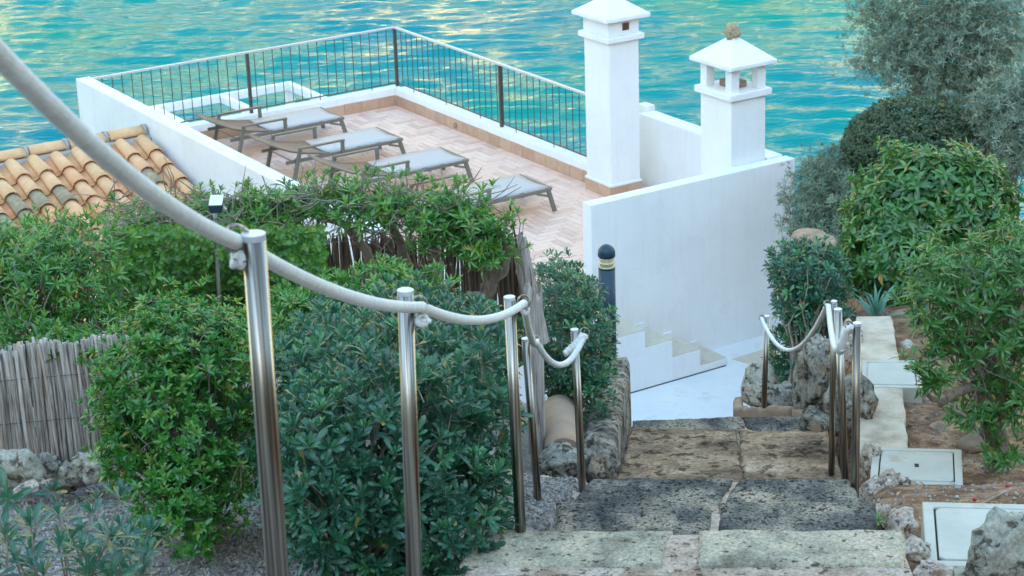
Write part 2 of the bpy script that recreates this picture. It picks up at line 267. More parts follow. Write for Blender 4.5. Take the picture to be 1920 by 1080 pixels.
def rock_mesh(name, radii, m, seed=0, sub=3, rough=0.35, flat=0.6):
    bm = bmesh.new(); bmesh.ops.create_icosphere(bm, subdivisions=sub, radius=1.0)
    o = Vector((seed*7.3, seed*3.1, seed*11.7))
    rr = random.Random(seed); planes = [(Vector((rr.gauss(0, 1), rr.gauss(0, 1), rr.gauss(0, 1))).normalized(), rr.uniform(0.55, 0.9)) for _ in range(9)]
    for v in bm.verts:
        d = v.co.normalized(); p = d.copy()
        for n_, h in planes:                                   # broken facets
            t = p.dot(n_)
            if t > h: p -= n_*(t-h)*flat
        k = 1+rough*mnoise.noise(d*1.6+o)+rough*0.5*mnoise.noise(d*4.1+o)+rough*0.28*mnoise.noise(d*9+o)
        v.co = p*k
        v.co.x *= radii[0]; v.co.y *= radii[1]; v.co.z *= radii[2]
    me = bpy.data.meshes.new(name); bm.to_mesh(me); bm.free(); me.materials.append(m)
    me.polygons.foreach_set('use_smooth', [True]*len(me.polygons)); return me
def rock(name, c, radii, m, label, seed, rotz=0.0, sub=3, rough=0.35, parent=None, tilt=(0, 0), group=None, cat='rock'):
    o = link(name, rock_mesh(name, radii, m, seed, sub, rough), parent)
    c = np.array(c, float); o.location = tuple(c if parent is None else c-np.array(parent.location[:])); o.rotation_euler = (tilt[0], tilt[1], rotz)
    if parent is None: tag(o, label, cat, group)
    return o

# ------------------------------------------------------------------ terrain
LP = np.array([(-2, 12.3), (3, 11.15), (5, 10.6), (6.7, 10.22), (8, 10.0), (9.2, 9.75), (10, 9.5), (11, 9.22), (12, 8.98), (13, 8.8), (14, 8.5), (16, 7.2), (20, 3.7), (24, 3.2), (28, 2.4), (33, 0.6), (37, -0.6), (42, -2.5), (70, -6)])
RP = np.array([(-2, 12.4), (5, 11.0), (7.0, 10.0), (7.4, 9.86), (8.5, 9.72), (9.5, 9.42), (10.0, 9.12), (10.4, 8.92), (10.8, 8.83), (11.2, 8.70), (12, 8.66), (14, 8.63), (17, 7.7), (22, 6.0), (28, 4.0), (35, 1.0), (39, -0.8), (44, -2.5), (70, -6)])
SP = np.array([(-2, 12.2), (3.3, 11.6), (6.7, 9.9), (8, 9.4), (9, 9.1), (11.4, 8.2), (12.3, 7.8), (14.2, 6.9), (19.5, 3.5), (25, 3.5), (28, 3.0), (33, 0.6), (37, -0.6), (42, -2.5), (70, -6)])
def smooth(t): t = np.clip(t, 0, 1); return t*t*(3-2*t)
def ground(x, y):
    x = np.asarray(x, float); y = np.asarray(y, float)
    gl = np.interp(y, LP[:, 0], LP[:, 1]); gr = np.interp(y, RP[:, 0], RP[:, 1]); gs = np.interp(y, SP[:, 0], SP[:, 1])
    gm = np.interp(y, [-2, 8, 9.2, 10, 10.6, 11.9, 13.5, 16, 20], [12.3, 10.0, 9.66, 9.22, 8.95, 8.70, 8.2, 6.5, 3.7]); wm = smooth((x+0.35)/0.5); gl = gl*(1-wm)+np.minimum(gl, gm)*wm
    xl = np.interp(y, [0, 7, 8.6, 11, 13, 20], [-0.25, -0.05, 0.3, 0.62, 0.75, 0.6]); xr = np.interp(y, [0, 7, 9, 11, 14, 18, 26, 30], [1.45, 1.55, 1.62, 1.93, 2.25, 4.2, 4.6, 5.0])
    wl = smooth((x-xl)/0.25+0.5); wr = smooth((x-xr)/0.25+0.5)
    z = gl*(1-wl)+gs*wl; z = z*(1-wr)+gr*wr
    back = np.clip(-(y+2), 0, 45); z = z+0.6*smooth((-y-1.2)/2.4)+np.where(y < -2, back*0.64-np.clip(back-22, 0, 40)*0.5, 0)
    side = np.clip(np.abs(x)-9, 0, 40)*0.35*smooth((34-y)/10); return z+side
def ax(lo, c0, c1, hi, fine, coarse):
    a = list(np.arange(c0, c1+1e-6, fine)); x = c0
    while x > lo: x -= min(coarse, max(fine, (c0-x)*0.35+fine)); a.insert(0, x)
    x = c1
    while x < hi: x += min(coarse, max(fine, (x-c1)*0.35+fine)); a.append(x)
    return np.array(a)
xs, ys = ax(-120, -4, 5, 120, 0.09, 8), ax(-60, 4, 16, 120, 0.09, 6)
def grid(name, xs, ys, Z, m, kind='structure'):
    nx, ny = len(xs), len(ys); X, Y = np.meshgrid(xs, ys); V = np.stack([X, Y, Z], -1).reshape(-1, 3)
    i = (np.arange(ny-1)[:, None]*nx+np.arange(nx-1)[None]).ravel(); Fq = np.stack([i, i+1, i+nx+1, i+nx], -1)
    me = np_mesh(name, V, Fq, 4, m, True); o = link(name, me); tag(o, kind=kind); return o
def np_mesh(name, V, Fc, k, m, smooth_=False):
    me = bpy.data.meshes.new(name); me.vertices.add(len(V)); me.vertices.foreach_set('co', np.asarray(V, np.float32).ravel())
    nf = len(Fc); me.loops.add(nf*k); me.loops.foreach_set('vertex_index', np.asarray(Fc, np.int32).ravel()); me.polygons.add(nf)
    me.polygons.foreach_set('loop_start', np.arange(0, nf*k, k, dtype=np.int32)); me.polygons.foreach_set('loop_total', np.full(nf, k, np.int32))
    me.polygons.foreach_set('use_smooth', np.full(nf, smooth_, bool)); me.materials.append(m); me.update(calc_edges=True); return me
def pn(X, Y, s, seed):                                         # cheap smooth pseudo noise
    r = np.random.default_rng(seed); z = 0
    for k in range(6):
        a = r.uniform(0, 6.28); f = s*r.uniform(0.6, 1.9); z = z+np.sin((X*math.cos(a)+Y*math.sin(a))*f+r.uniform(0, 6.28))/6
    return z
X, Y = np.meshgrid(xs, ys)
near = smooth((20-np.abs(Y-8))/6)
Zg = ground(X, Y)+0.03*pn(X, Y, 5, 1)*near+0.012*pn(X, Y, 17, 2)*near+np.where(Y < -2, 0.8*pn(X, Y, 0.5, 4), 0)
def weather(m):
    n, l = nt(m); b = n['Principled BSDF']; src = b.inputs['Base Color'].links[0].from_socket; tc = n.new('ShaderNodeTexCoord')
    mp = n.new('ShaderNodeMapping'); mp.inputs['Scale'].default_value = (5, 5, 0.35); l.new(tc.outputs['Object'], mp.inputs[0])
    a = n.new('ShaderNodeTexNoise'); a.inputs['Scale'].default_value = 2.4; a.inputs['Detail'].default_value = 8; a.inputs['Roughness'].default_value = 0.7; l.new(mp.outputs[0], a.inputs['Vector'])
    r = ramp(n, [(0.50, (1, 1, 1)), (0.80, (0.93, 0.925, 0.91))]); l.new(a.outputs[0], r.inputs[0])
    c = n.new('ShaderNodeTexVoronoi'); c.feature = 'DISTANCE_TO_EDGE'; c.inputs['Scale'].default_value = 0.8; dn = n.new('ShaderNodeTexNoise'); dn.inputs['Scale'].default_value = 3; dn.inputs['Detail'].default_value = 6
    l.new(tc.outputs['Object'], dn.inputs['Vector']); ad = n.new('ShaderNodeMix'); ad.data_type = 'RGBA'; ad.inputs[0].default_value = 0.25; l.new(tc.outputs['Object'], ad.inputs[6]); l.new(dn.outputs['Color'], ad.inputs[7]); l.new(ad.outputs[2], c.inputs['Vector'])
    cr = ramp(n, [(0.0, (0.95, 0.95, 0.945)), (0.003, (1, 1, 1))]); l.new(c.outputs['Distance'], cr.inputs[0])
    for t in (r, cr):
        mx = n.new('ShaderNodeMix'); mx.data_type = 'RGBA'; mx.blend_type = 'MULTIPLY'; mx.inputs[0].default_value = 1; l.new(src, mx.inputs[6]); l.new(t.outputs[0], mx.inputs[7]); src = mx.outputs[2]
    l.new(src, b.inputs['Base Color']); return m
weather(MT['plaster']); weather(MT['painted_floor'])
def ground_mat():
    m = mat('garden_ground', [(0.25, (0.10, 0.050, 0.027)), (0.5, (0.25, 0.130, 0.070)), (0.8, (0.43, 0.27, 0.16))], 8, 12, 0.95, bump=(34, 1.0, 0.02))
    n, l = nt(m); b = n['Principled BSDF']; src = b.inputs['Base Color'].links[0].from_socket
    g = n.new('ShaderNodeTexCoord'); sx = n.new('ShaderNodeSeparateXYZ'); l.new(g.outputs['Object'], sx.inputs[0])
    mr = n.new('ShaderNodeMapRange'); l.new(sx.outputs[0], mr.inputs[0]); mr.inputs[1].default_value = 0.9; mr.inputs[2].default_value = 1.3
    nz = n.new('ShaderNodeTexVoronoi'); nz.inputs['Scale'].default_value = 48; l.new(g.outputs['Object'], nz.inputs['Vector'])
    gr = ramp(n, [(0, (0.16, 0.14, 0.13)), (0.5, (0.33, 0.30, 0.28)), (1, (0.42, 0.38, 0.34))]); l.new(nz.outputs['Color'], gr.inputs[0])
    mx = n.new('ShaderNodeMix'); mx.data_type = 'RGBA'; l.new(mr.outputs[0], mx.inputs[0]); l.new(gr.outputs[0], mx.inputs[6]); l.new(src, mx.inputs[7])
    # scrub and bare rock colour the hill behind and the shore
    m2 = n.new('ShaderNodeMapRange'); l.new(sx.outputs[1], m2.inputs[0]); m2.inputs[1].default_value = -1; m2.inputs[2].default_value = -4
    n3 = n.new('ShaderNodeTexNoise'); n3.inputs['Scale'].default_value = 0.6; n3.inputs['Detail'].default_value = 8; l.new(g.outputs['Object'], n3.inputs['Vector'])
    r3 = ramp(n, [(0.4, (0.06, 0.085, 0.035)), (0.52, (0.30, 0.25, 0.17)), (0.7, (0.45, 0.39, 0.30))]); l.new(n3.outputs[0], r3.inputs[0])
    m4 = n.new('ShaderNodeMix'); m4.data_type = 'RGBA'; l.new(m2.outputs[0], m4.inputs[0]); l.new(mx.outputs[2], m4.inputs[6]); l.new(r3.outputs[0], m4.inputs[7])
    l.new(m4.outputs[2], b.inputs['Base Color']); return m
grid('ground', xs, ys, Zg, ground_mat())

# ------------------------------------------------------------------ sea and the sunlit shore across the cove
def water_mat():
    m = bpy.data.materials.new('sea_water'); m.use_nodes = True; n, l = nt(m); b = n['Principled BSDF']
    tc = n.new('ShaderNodeTexCoord')
    n1 = n.new('ShaderNodeTexNoise'); n1.inputs['Scale'].default_value = 0.09; n1.inputs['Detail'].default_value = 4; l.new(tc.outputs['Object'], n1.inputs['Vector'])
    r = ramp(n, [(0.36, (0.0, 0.215, 0.255)), (0.5, (0.0, 0.25, 0.245)), (0.66, (0.0, 0.27, 0.21))]); l.new(n1.outputs[0], r.inputs[0]); l.new(r.outputs[0], b.inputs['Base Color'])
    b.inputs['Roughness'].default_value = 0.06; b.inputs['IOR'].default_value = 1.34; b.inputs['Specular IOR Level'].default_value = 0.32
    mp = n.new('ShaderNodeMapping'); mp.inputs['Scale'].default_value = (0.32, 1.25, 1); mp.inputs['Rotation'].default_value = (0, 0, R(8)); l.new(tc.outputs['Object'], mp.inputs[0])
    n2 = n.new('ShaderNodeTexNoise'); n2.inputs['Scale'].default_value = 5.5; n2.inputs['Detail'].default_value = 4; n2.inputs['Roughness'].default_value = 0.5; n2.inputs['Distortion'].default_value = 0.5; l.new(mp.outputs[0], n2.inputs['Vector'])
    bp = n.new('ShaderNodeBump'); bp.inputs['Strength'].default_value = 1.0; bp.inputs['Distance'].default_value = 0.065
    l.new(n2.outputs[0], bp.inputs['Height']); l.new(bp.outputs[0], b.inputs['Normal']); return m
wx, wy = ax(-400, -17, 17, 400, 0.10, 30), ax(30, 34, 82, 900, 0.11, 40)
X, Y = np.meshgrid(wx, wy)
def waves(X, Y):
    r = np.random.default_rng(5); z = np.zeros_like(X)
    for k in range(26):
        lam = r.uniform(0.42, 1.3); a = math.pi/2+r.normal(0, 0.24); amp = 0.021*lam**0.95*r.uniform(0.5, 1.3)
        kx, ky = 2*math.pi/lam*math.cos(a), 2*math.pi/lam*math.sin(a)
        wob = 0.9*pn(X, Y, 0.35, 100+k)
        z += amp*np.sin(kx*X+ky*Y+wob*2.2+r.uniform(0, 6.28))*(0.7+0.6*pn(X, Y, 0.22, 200+k))
    return z
fade = smooth((84-Y)/8)*smooth((20-np.abs(X))/5)
MT['water'] = water_mat()
grid('sea', wx, wy, waves(X, Y)*fade, MT['water'])
MT['cliff'] = mat('sunlit_cliff', [(0.3, (0.36, 0.27, 0.11)), (0.55, (0.56, 0.45, 0.19)), (0.8, (0.66, 0.55, 0.27))], 0.08, 8, 0.95, layer=(0.040, 0.46, 0.50, (0.016, 0.026, 0.012)))
cx, cy = np.linspace(-320, 320, 90), np.linspace(150, 230, 30)
X, Y = np.meshgrid(cx, cy); t = (Y-150)/80
grid('far_shore', cx, cy, -3+105*smooth(t*1.7)+5*pn(X, Y, 0.09, 31)*smooth(t*4)+14*pn(X, Y*0, 0.02, 32)*smooth(t*2), MT['cliff'])

# ------------------------------------------------------------------ terrace of the white house
FZ = 5.20
base = empty('terrace', T(2.5, 4.5, FZ), None, None, kind='structure')
MB().tbox(-0.5, 5.22, 0.0, 9.02, 2.0, FZ-0.012).build('floor_slab', MT['tile_bed'], base)
tw, tlen, gap = 0.115, 0.345, 0.006                            # herringbone
def tile_mesh(n, du, dv):
    me = bpy.data.meshes.new(n); h = 0.012; e = 0.004
    A = UU*du/2; B = VV*dv/2; v = []
    for s_, z in ((1.0, -0.004), (0.985, h)):
        for a, b in ((-1, -1), (-1, 1), (1, 1), (1, -1)):
            p = A*a*s_+B*b*s_; v.append((p[0], p[1], z-h))
    me.from_pydata(v, [], [(4, 5, 6, 7), (0, 1, 5, 4), (1, 2, 6, 5), (2, 3, 7, 6), (3, 0, 4, 7)]); me.materials.append(MT['tile']); return me
# herringbone: one flat and one upright tile of 3 x 1 repeat along the diagonals of a square lattice
tiles = []
for a in range(-4, 52):
    for b in range(-4, 84):
        if (a-b) % 6 == 0: tiles.append((a, b, 3, 1))
        if (a-b) % 6 == 5: tiles.append((a, b, 1, 3))
inside = []
for a, b, wu, wv in tiles:
    u0, u1 = a*tw+0.1, (a+wu)*tw+0.1; v0, v1 = b*tw+0.1, (b+wv)*tw+0.1
    u0, u1, v0, v1 = max(u0, 0.105), min(u1, 5.2), max(v0, 0.105), min(v1, 9.0)
    if u1-u0 < 0.03 or v1-v0 < 0.03: continue
    if u1 < -0.5: continue
    inside.append(((u0+u1)/2, (v0+v1)/2, round(u1-u0-gap, 4), round(v1-v0-gap, 4)))
P_ = np.array([T(q[0], q[1], FZ) for q in inside]); px, py, dd = proj(P_)
vis = (px > 560) & (px < 1100) & (py > 185) & (py < 500)
order = sorted(range(len(inside)), key=lambda i: (not vis[i], dd[i]))
cache = {}; rest = MB()
for rank, i in enumerate(order):
    u, v, du, dv = inside[i]
    if rank < 300:
        if (du, dv) not in cache: cache[(du, dv)] = tile_mesh('floor_tile', du, dv)
        o = link('floor_tile', cache[(du, dv)], base); o.location = tuple(T(u, v, FZ)-T(2.5, 4.5, FZ))
    else:
        h = rng.uniform(-0.001, 0.001)
        c = [(-1, -1), (-1, 1), (1, 1), (1, -1)]
        rest.add([T(u+a*du/2, v+b*dv/2, FZ-0.014) for a, b in c]+[T(u+a*du/2*0.98, v+b*dv/2*0.98, FZ+h) for a, b in c], [(4, 5, 6, 7), (0, 1, 5, 4), (1, 2, 6, 5), (2, 3, 7, 6), (3, 0, 4, 7)])
def tile_rest_mat():
    m = mat('terrace_tile_far', [(0.3, (0.77, 0.52, 0.42)), (0.7, (0.84, 0.61, 0.51))], 9, 4, 0.55)
    n, l = nt(m); b = n['Principled BSDF']; src = b.inputs['Base Color'].links[0].from_socket
    g = n.new('ShaderNodeNewGeometry'); rr = ramp(n, [(0, (0.80, 0.74, 0.72)), (0.5, (1, 0.97, 0.95)), (1, (1, 1.0, 1.0))]); l.new(g.outputs['Random Per Island'], rr.inputs[0])
    mx = n.new('ShaderNodeMix'); mx.data_type = 'RGBA'; mx.blend_type = 'MULTIPLY'; mx.inputs[0].default_value = 1; l.new(src, mx.inputs[6]); l.new(rr.outputs[0], mx.inputs[7]); l.new(mx.outputs[2], b.inputs['Base Color']); return m
tag(rest.build('floor_tiles', tile_rest_mat(), base), kind='stuff')

# parapet kerb round the terrace with its skirting tiles
kb = empty('terrace_kerb', T(2.5, 0, FZ), 'low white kerb with terracotta skirting tiles round the sea side of the terrace', 'kerb')
MB().tbox(-0.02, 5.22, -0.12, 0.09, 2.0, 5.49).build('kerb_wall', MT['plaster'], kb, bevel=0.012)
MB().tbox(-0.12, 0.09, 0.0905, 5.83, 2.0, 5.49).build('kerb_wall', MT['plaster'], kb, bevel=0.012)
def skirt(parent, p0, p1, n, z0, z1, th, nrm):
    p0, p1, nrm = np.array(p0), np.array(p1), np.array(nrm)
    for i in range(n):
        a = p0+(p1-p0)*(i+0.01)/n; b = p0+(p1-p0)*(i+0.985)/n
        q = [a, b, b+nrm*th, a+nrm*th]
        if np.cross(np.append(q[1]-q[0], 0), np.append(q[2]-q[0], 0))[2]*np.cross(np.append(UU, 0), np.append(VV, 0))[2] < 0: q = q[::-1]
        vs = [T(*c, z0) for c in q]+[T(*c, z1+0.002*(i % 3)) for c in q]
        o = MB(); o.add(vs, [(0, 1, 2, 3), (7, 6, 5, 4), (4, 5, 1, 0), (5, 6, 2, 1), (6, 7, 3, 2), (7, 4, 0, 3)])
        ob = o.build('skirting_tile', MT['skirt'], parent)
skirt(kb, (0.10, 0.09), (5.2, 0.09), 16, FZ-0.01, 5.37, 0.012, (0, 1))
skirt(kb, (0.09, 0.12), (0.09, 5.83), 18, FZ-0.01, 5.37, 0.012, (1, 0))
pp = T(0.102, 2.0, 5.27); d_ = np.append(UU, 0)
MB().lathe(pp, [(0.045, 0), (0.045, 0.02), (0.03, 0.021), (0.03, 0.01)], 16, d_).build('drain_pipe', MT['claypipe'], kb, True)

# walls
w = MB().tbox(5.22, 5.44, -0.10, 9.04, 0.5, 6.49); o = w.build('side_wall', MT['plaster'], None, bevel=0.01, origin=T(5.33, 3.5, 0.5))
tag(o, 'white plaster wall with a flat top along the left side of the terrace above the tiled roof', 'wall')
w = MB().tbox(-0.82, -0.56, 6.0, 8.855, 2.0, 6.2); o = w.build('low_wall', MT['plaster'], None, bevel=0.01, origin=T(-0.7, 7.5, 2.0))
tag(o, 'low white plaster wall between the two white chimneys', 'wall')
w = MB().tbox(-0.87, 2.37, 8.86, 9.05, 2.0, 6.18); o = w.build('stair_wall', MT['plaster'], None, bevel=0.01, origin=T(0.8, 8.95, 2.0))
tag(o, 'large white plaster wall standing beside the white stairs, behind the bollard light', 'wall')
w = MB().tbox(3.35, 5.21, 8.86, 9.05, 1.5, 5.78); o = w.build('front_wall', MT['plaster'], None, bevel=0.01, origin=T(4.2, 8.95, 1.5))
tag(o, 'low white terrace wall half hidden behind the leafy hedge top', 'wall')
w = MB().tbox(-0.85, -0.70, 5.78, 5.995, 2.0, 6.27); o = w.build('pillar', MT['plaster'], None, bevel=0.01, origin=T(-0.95, 5.6, 2.0))
tag(o, 'small white pillar top peeping out right of the tall chimney', 'pillar')

# chimneys
def pyramid(mb, u0, u1, v0, v1, z0, z1, z2):
    mb.tbox(u0, u1, v0, v1, z0, z1)
    um, vm, k = (u0+u1)/2, (v0+v1)/2, 0.12
    c = [(u0, v0), (u0, v1), (u1, v1), (u1, v0)]; d = [(um-(um-u0)*k, vm-(vm-v0)*k), (um-(um-u0)*k, vm+(v1-vm)*k), (um+(u1-um)*k, vm+(v1-vm)*k), (um+(u1-um)*k, vm-(vm-v0)*k)]
    vs = [T(*q, z1+0.0005) for q in c]+[T(*q, z2) for q in d]
    mb.add(vs, [(4, 5, 6, 7), (0, 1, 5, 4), (1, 2, 6, 5), (2, 3, 7, 6), (3, 0, 4, 7)]); return mb
ch = empty('chimney', T(0, 6.15, FZ), 'tall closed white chimney with a small lattice vent, left of the open one', 'chimney', 'white chimneys')
MB().tbox(-0.25, 0.25, 5.85, 6.45, FZ, 7.41).build('shaft', MT['plaster'], ch, bevel=0.012)
MB().tbox(-0.27, 0.27, 5.83, 6.47, 5.365, 5.40).build('base_ledge', MT['plaster'], ch, bevel=0.006)
MB().tbox(-0.31, 0.31, 5.79, 6.51, 7.41, 7.49).build('band', MT['plaster'], ch, bevel=0.012)
MB().tbox(-0.255, 0.255, 5.845, 6.455, 7.49, 7.715).build('head', MT['plaster'], ch, bevel=0.01)
pyramid(MB(), -0.37, 0.37, 5.73, 6.57, 7.715, 7.765, 8.00).build('cap', MT['plaster'], ch, bevel=0.01)
skirt(ch, (-0.27, 6.452), (0.27, 6.452), 2, FZ-0.01, 5.363, 0.018, (0, 1)); skirt(ch, (0.252, 5.84), (0.252, 6.45), 2, FZ-0.01, 5.363, 0.018, (1, 0))
vt = MB()
for i in range(4):
    vt.tbox(-0.075+0.03*i-0.004, -0.075+0.03*i+0.006, 6.456, 6.47, 7.56, 7.66)
    vt.tbox(-0.079, 0.027, 6.4565, 6.4695, 7.56+0.028*i, 7.568+0.028*i)
vt.build('lattice_vent', MT['brickvent'], ch)
MB().tbox(-0.077, 0.025, 6.4555, 6.458, 7.562, 7.658).build('vent_hole', MT['black'], ch)

ch2 = empty('chimney', T(-0.25, 8.52, FZ), 'open-topped white chimney on four corner posts with a rough stone on its cap', 'chimney', 'white chimneys')
c0, c1, e0, e1 = -0.53, 0.03, 8.20, 8.85
MB().tbox(c0, c1, e0, e1, FZ, 7.06).build('shaft', MT['plaster'], ch2, bevel=0.012)
MB().tbox(c0-0.06, c1+0.06, e0-0.06, e1+0.06, 7.06, 7.15).build('band', MT['plaster'], ch2, bevel=0.012)
for a in (c0, c1-0.13):
    for b in (e0, e1-0.13): MB().tbox(a, a+0.13, b, b+0.13, 7.15, 7.475).build('corner_post', MT['plaster'], ch2, bevel=0.008)
pyramid(MB(), c0-0.10, c1+0.10, e0-0.11, e1+0.11, 7.475, 7.525, 7.80).build('cap', MT['plaster'], ch2, bevel=0.01)
fl = MB(); pts = [T((c0+c1)/2+0.14*math.sin(a), (e0+e1)/2+0.2*math.cos(a), 7.152) for a in (0, 1, 2, 3, 4, 5)]
MB().tbox(c0+0.16, c1-0.16, e0+0.18, e1-0.18, 7.15, 7.24).build('flue_pot', MT['clay'], ch2, bevel=0.02)
rk = rock('ornament_stone', T(-0.25, 8.52, 7.87), (0.12, 0.10, 0.10), MT['old_tile'], 'rough brown pitted stone set on the cap of the open chimney', 5, 0.6, 4, 0.6)

# railing on the kerb
rl = empty('terrace_railing', T(0, 0, 5.49), 'thin dark metal railing with a pale handrail along the sea side of the terrace', 'railing')
ZT, ZB = 6.47, 5.55
def run(p, q, n, posts):
    p, q = np.array(p), np.array(q)
    MB().beam(T(*p, ZT), T(*q, ZT), 0.05, 0.028).build('handrail', MT['railtop'], rl)
    MB().beam(T(*p, ZB), T(*q, ZB), 0.022, 0.016).build('bottom_rail', MT['rail'], rl)
    me = None
    for i in range(1, n):
        if any(abs(i/n-t) < 0.35/n for t in posts): continue
        c = p+(q-p)*i/n; long_ = i % 6 == 3
        a = T(*c, 5.49 if long_ else ZB); b = T(*c, ZT-0.014)
        MB().tube([a, b], 0.0074, 6, False).build('baluster', MT['rail'], rl)
    for t in posts:
        c = p+(q-p)*t
        MB().beam(T(*c, 5.47), T(*c, ZT-0.0145), 0.045, 0.045, up=(*UU, 0)).build('rail_post', MT['rail'], rl)
run((0, 0), (5.22, 0), 33, [0.0, 2.65/5.22])
run((0, 0.03), (0, 5.84), 34, [3.2/5.84])

# sun loungers
def lounger(u0, vc, label):
    L = empty('sun_lounger', T(u0+0.95, vc, FZ), label, 'sun lounger', 'sun loungers on the terrace')
    W = 0.80; zs = FZ+0.335; uh = u0+1.22
    def X(u, v, z): return T(u0+u, vc+v, FZ+z)
    s_ = MB()
    n = 10
    for sgn in (-1, 1):
        f = MB(); f.beam(X(0.0, sgn*W/2, 0.325), X(1.92, sgn*W/2, 0.325), 0.035, 0.05); f.build('side_rail', MT['frame'], L, bevel=0.006)
        lg = MB(); lg.beam(X(0.03, sgn*W/2, 0.30), X(-0.06, sgn*W/2, 0.0), 0.035, 0.055, up=(*UU, 0)); lg.beam(X(0.05, sgn*(W/2-0.001), 0.20+0.04), X(0.22, sgn*(W/2-0.001), 0.295), 0.028, 0.03); lg.build('leg', MT['frame'], L)
        lg = MB(); lg.beam(X(1.70, sgn*(W/2+0.04), 0.50), X(1.84, sgn*(W/2+0.04), 0.0), 0.035, 0.055, up=(*UU, 0)); lg.build('leg', MT['frame'], L)
        ar = MB(); ar.beam(X(1.72, sgn*(W/2+0.04), 0.515), X(0.98, sgn*(W/2+0.04), 0.515), 0.05, 0.026); ar.beam(X(1.01, sgn*(W/2+0.041), 0.50), X(1.01, sgn*(W/2+0.041), 0.31), 0.032, 0.05, up=(*UU, 0)); ar.build('armrest', MT['frame'], L)
    c = MB()
    c.beam(X(-0.005, -W/2, 0.332), X(-0.005, W/2, 0.332), 0.05, 0.04); c.build('foot_bar', MT['frame'], L, bevel=0.006)
    seat = MB(); vs = []; k = 12
    for i in range(k+1):
        for j in range(5):
            u = 0.02+1.2*i/k; v = -W/2+0.02+(W-0.04)*j/4; vs.append(X(u, v, 0.352-0.018*math.sin(math.pi*j/4)))
    fs = [(i*5+j, i*5+j+1, (i+1)*5+j+1, (i+1)*5+j) for i in range(k) for j in range(4)]
    seat.add(vs, fs); ob = seat.build('seat', MT['sling'], L, True); md = ob.modifiers.new('t', 'SOLIDIFY'); md.thickness = 0.008
    prof = [(1.20, 0.345), (1.42, 0.375), (1.64, 0.42), (1.85, 0.49), (2.03, 0.575), (2.14, 0.63)]
    bk = MB(); vs = [X(u, -W/2+0.03+(W-0.06)*j/4, z-0.03*math.sin(math.pi*j/4)) for u, z in prof for j in range(5)]
    bk.add(vs, [(i*5+j, i*5+j+1, (i+1)*5+j+1, (i+1)*5+j) for i in range(len(prof)-1) for j in range(4)])
    ob = bk.build('backrest', MT['sling_shaded'], L, True); md = ob.modifiers.new('t', 'SOLIDIFY'); md.thickness = 0.008
    for sgn in (-1, 1):
        MB().tube([X(u, sgn*(W/2-0.02), z) for u, z in prof], 0.016, 8).build('back_frame', MT['frame'], L, True)
    MB().tube([X(2.14, -W/2+0.02, 0.63), X(2.13, 0, 0.61), X(2.14, W/2-0.02, 0.63)], 0.014, 8).build('head_bar', MT['frame'], L, True)
    MB().tube([X(1.66, -W/2+0.05, 0.41), X(1.78, -W/2+0.05, 0.31), X(1.78, W/2-0.05, 0.31), X(1.66, W/2-0.05, 0.41)], 0.009, 6).build('back_strut', MT['frame'], L)
    MB().beam(X(0.62, -W/2, 0.30), X(0.62, W/2, 0.30), 0.04, 0.03).build('cross_bar', MT['frame'], L)
    return L
lounger(1.74, 0.96, 'taupe sun lounger nearest the sea railing, farthest from the hedge')
lounger(1.62, 2.58, 'taupe sun lounger second from the sea railing, both armrests in view')
lounger(1.42, 4.14, 'taupe sun lounger second from the hedge, its backrest half hidden by leaves')
lounger(1.24, 6.02, 'taupe sun lounger nearest the hedge, only its foot end in view')

# white stairs, landing
ST = empty('white_stairs', T(1.5, 9.35, 3.82), 'white stairs with beige treads rising left along the large white wall', 'stairs')
noz = [(0.68, 3.92), (1.11, 4.14), (1.55, 4.37), (1.97, 4.60), (2.40, 4.82), (2.83, 5.03), (3.2, 5.20)]
for i, (u, z) in enumerate(noz):
    u1 = noz[i+1][0] if i+1 < len(noz) else 4.2
    MB().tbox(u, u1, 9.055, 9.60, 3.0, z).build('step', MT['plaster'], ST)
    MB().tbox(u+0.003, u1-0.002, 9.06, 9.585, z, z+0.012).build('tread', MT['beige_stone'], ST)
    if i: MB().tbox(u-0.009, u-0.001, 9.06, 9.58, noz[i-1][1]+0.012, z+0.010).build('riser', MT['beige_stone'], ST)
    MB().tbox(u+0.06, u+0.2, 9.0555, 9.08, z+0.012, z+0.10).build('wall_skirt', MT['plaster'], ST)
MB().tbox(0.70, 4.2, 9.601, 9.604, 3.82, 3.834).build('base_joint', MT['gap'], ST)
lnd = MB(); q = [T(4.6, 9.0, 0), T(-1.6, 8.5, 0), (5.0, 24.0, 0), (4.6, 19.6, 0), (0.0, 19.3, 0), (-1.6, 21.5, 0)]
q = [(0.9, 24.9), (4.1, 27.2), (4.6, 26.0), (4.3, 19.2), (0.55, 18.9)]
n_ = len(q); lnd.add([(x, y, 2.6) for x, y in q]+[(x, y, 3.82) for x, y in q], [tuple(range(n_, 2*n_))[::-1]]+[(i, (i+1) % n_, n_+(i+1) % n_, n_+i) for i in range(n_)])
tag(lnd.build('landing', MT['painted_floor'], None), kind='structure')
pt = MB(); a_ = [PZ(1372, 672, 3.83), PZ(1432, 690, 3.83), PZ(1540, 668, 3.83), PZ(1480, 640, 3.83)]
pt.add([(*p[:2], 3.70) for p in a_]+[(*p[:2], 3.826) for p in a_], [(4, 5, 6, 7), (0, 1, 5, 4), (1, 2, 6, 5), (2, 3, 7, 6), (3, 0, 4, 7)]); tag(pt.build('bare_paving', MT['beige_stone'], None), kind='structure')

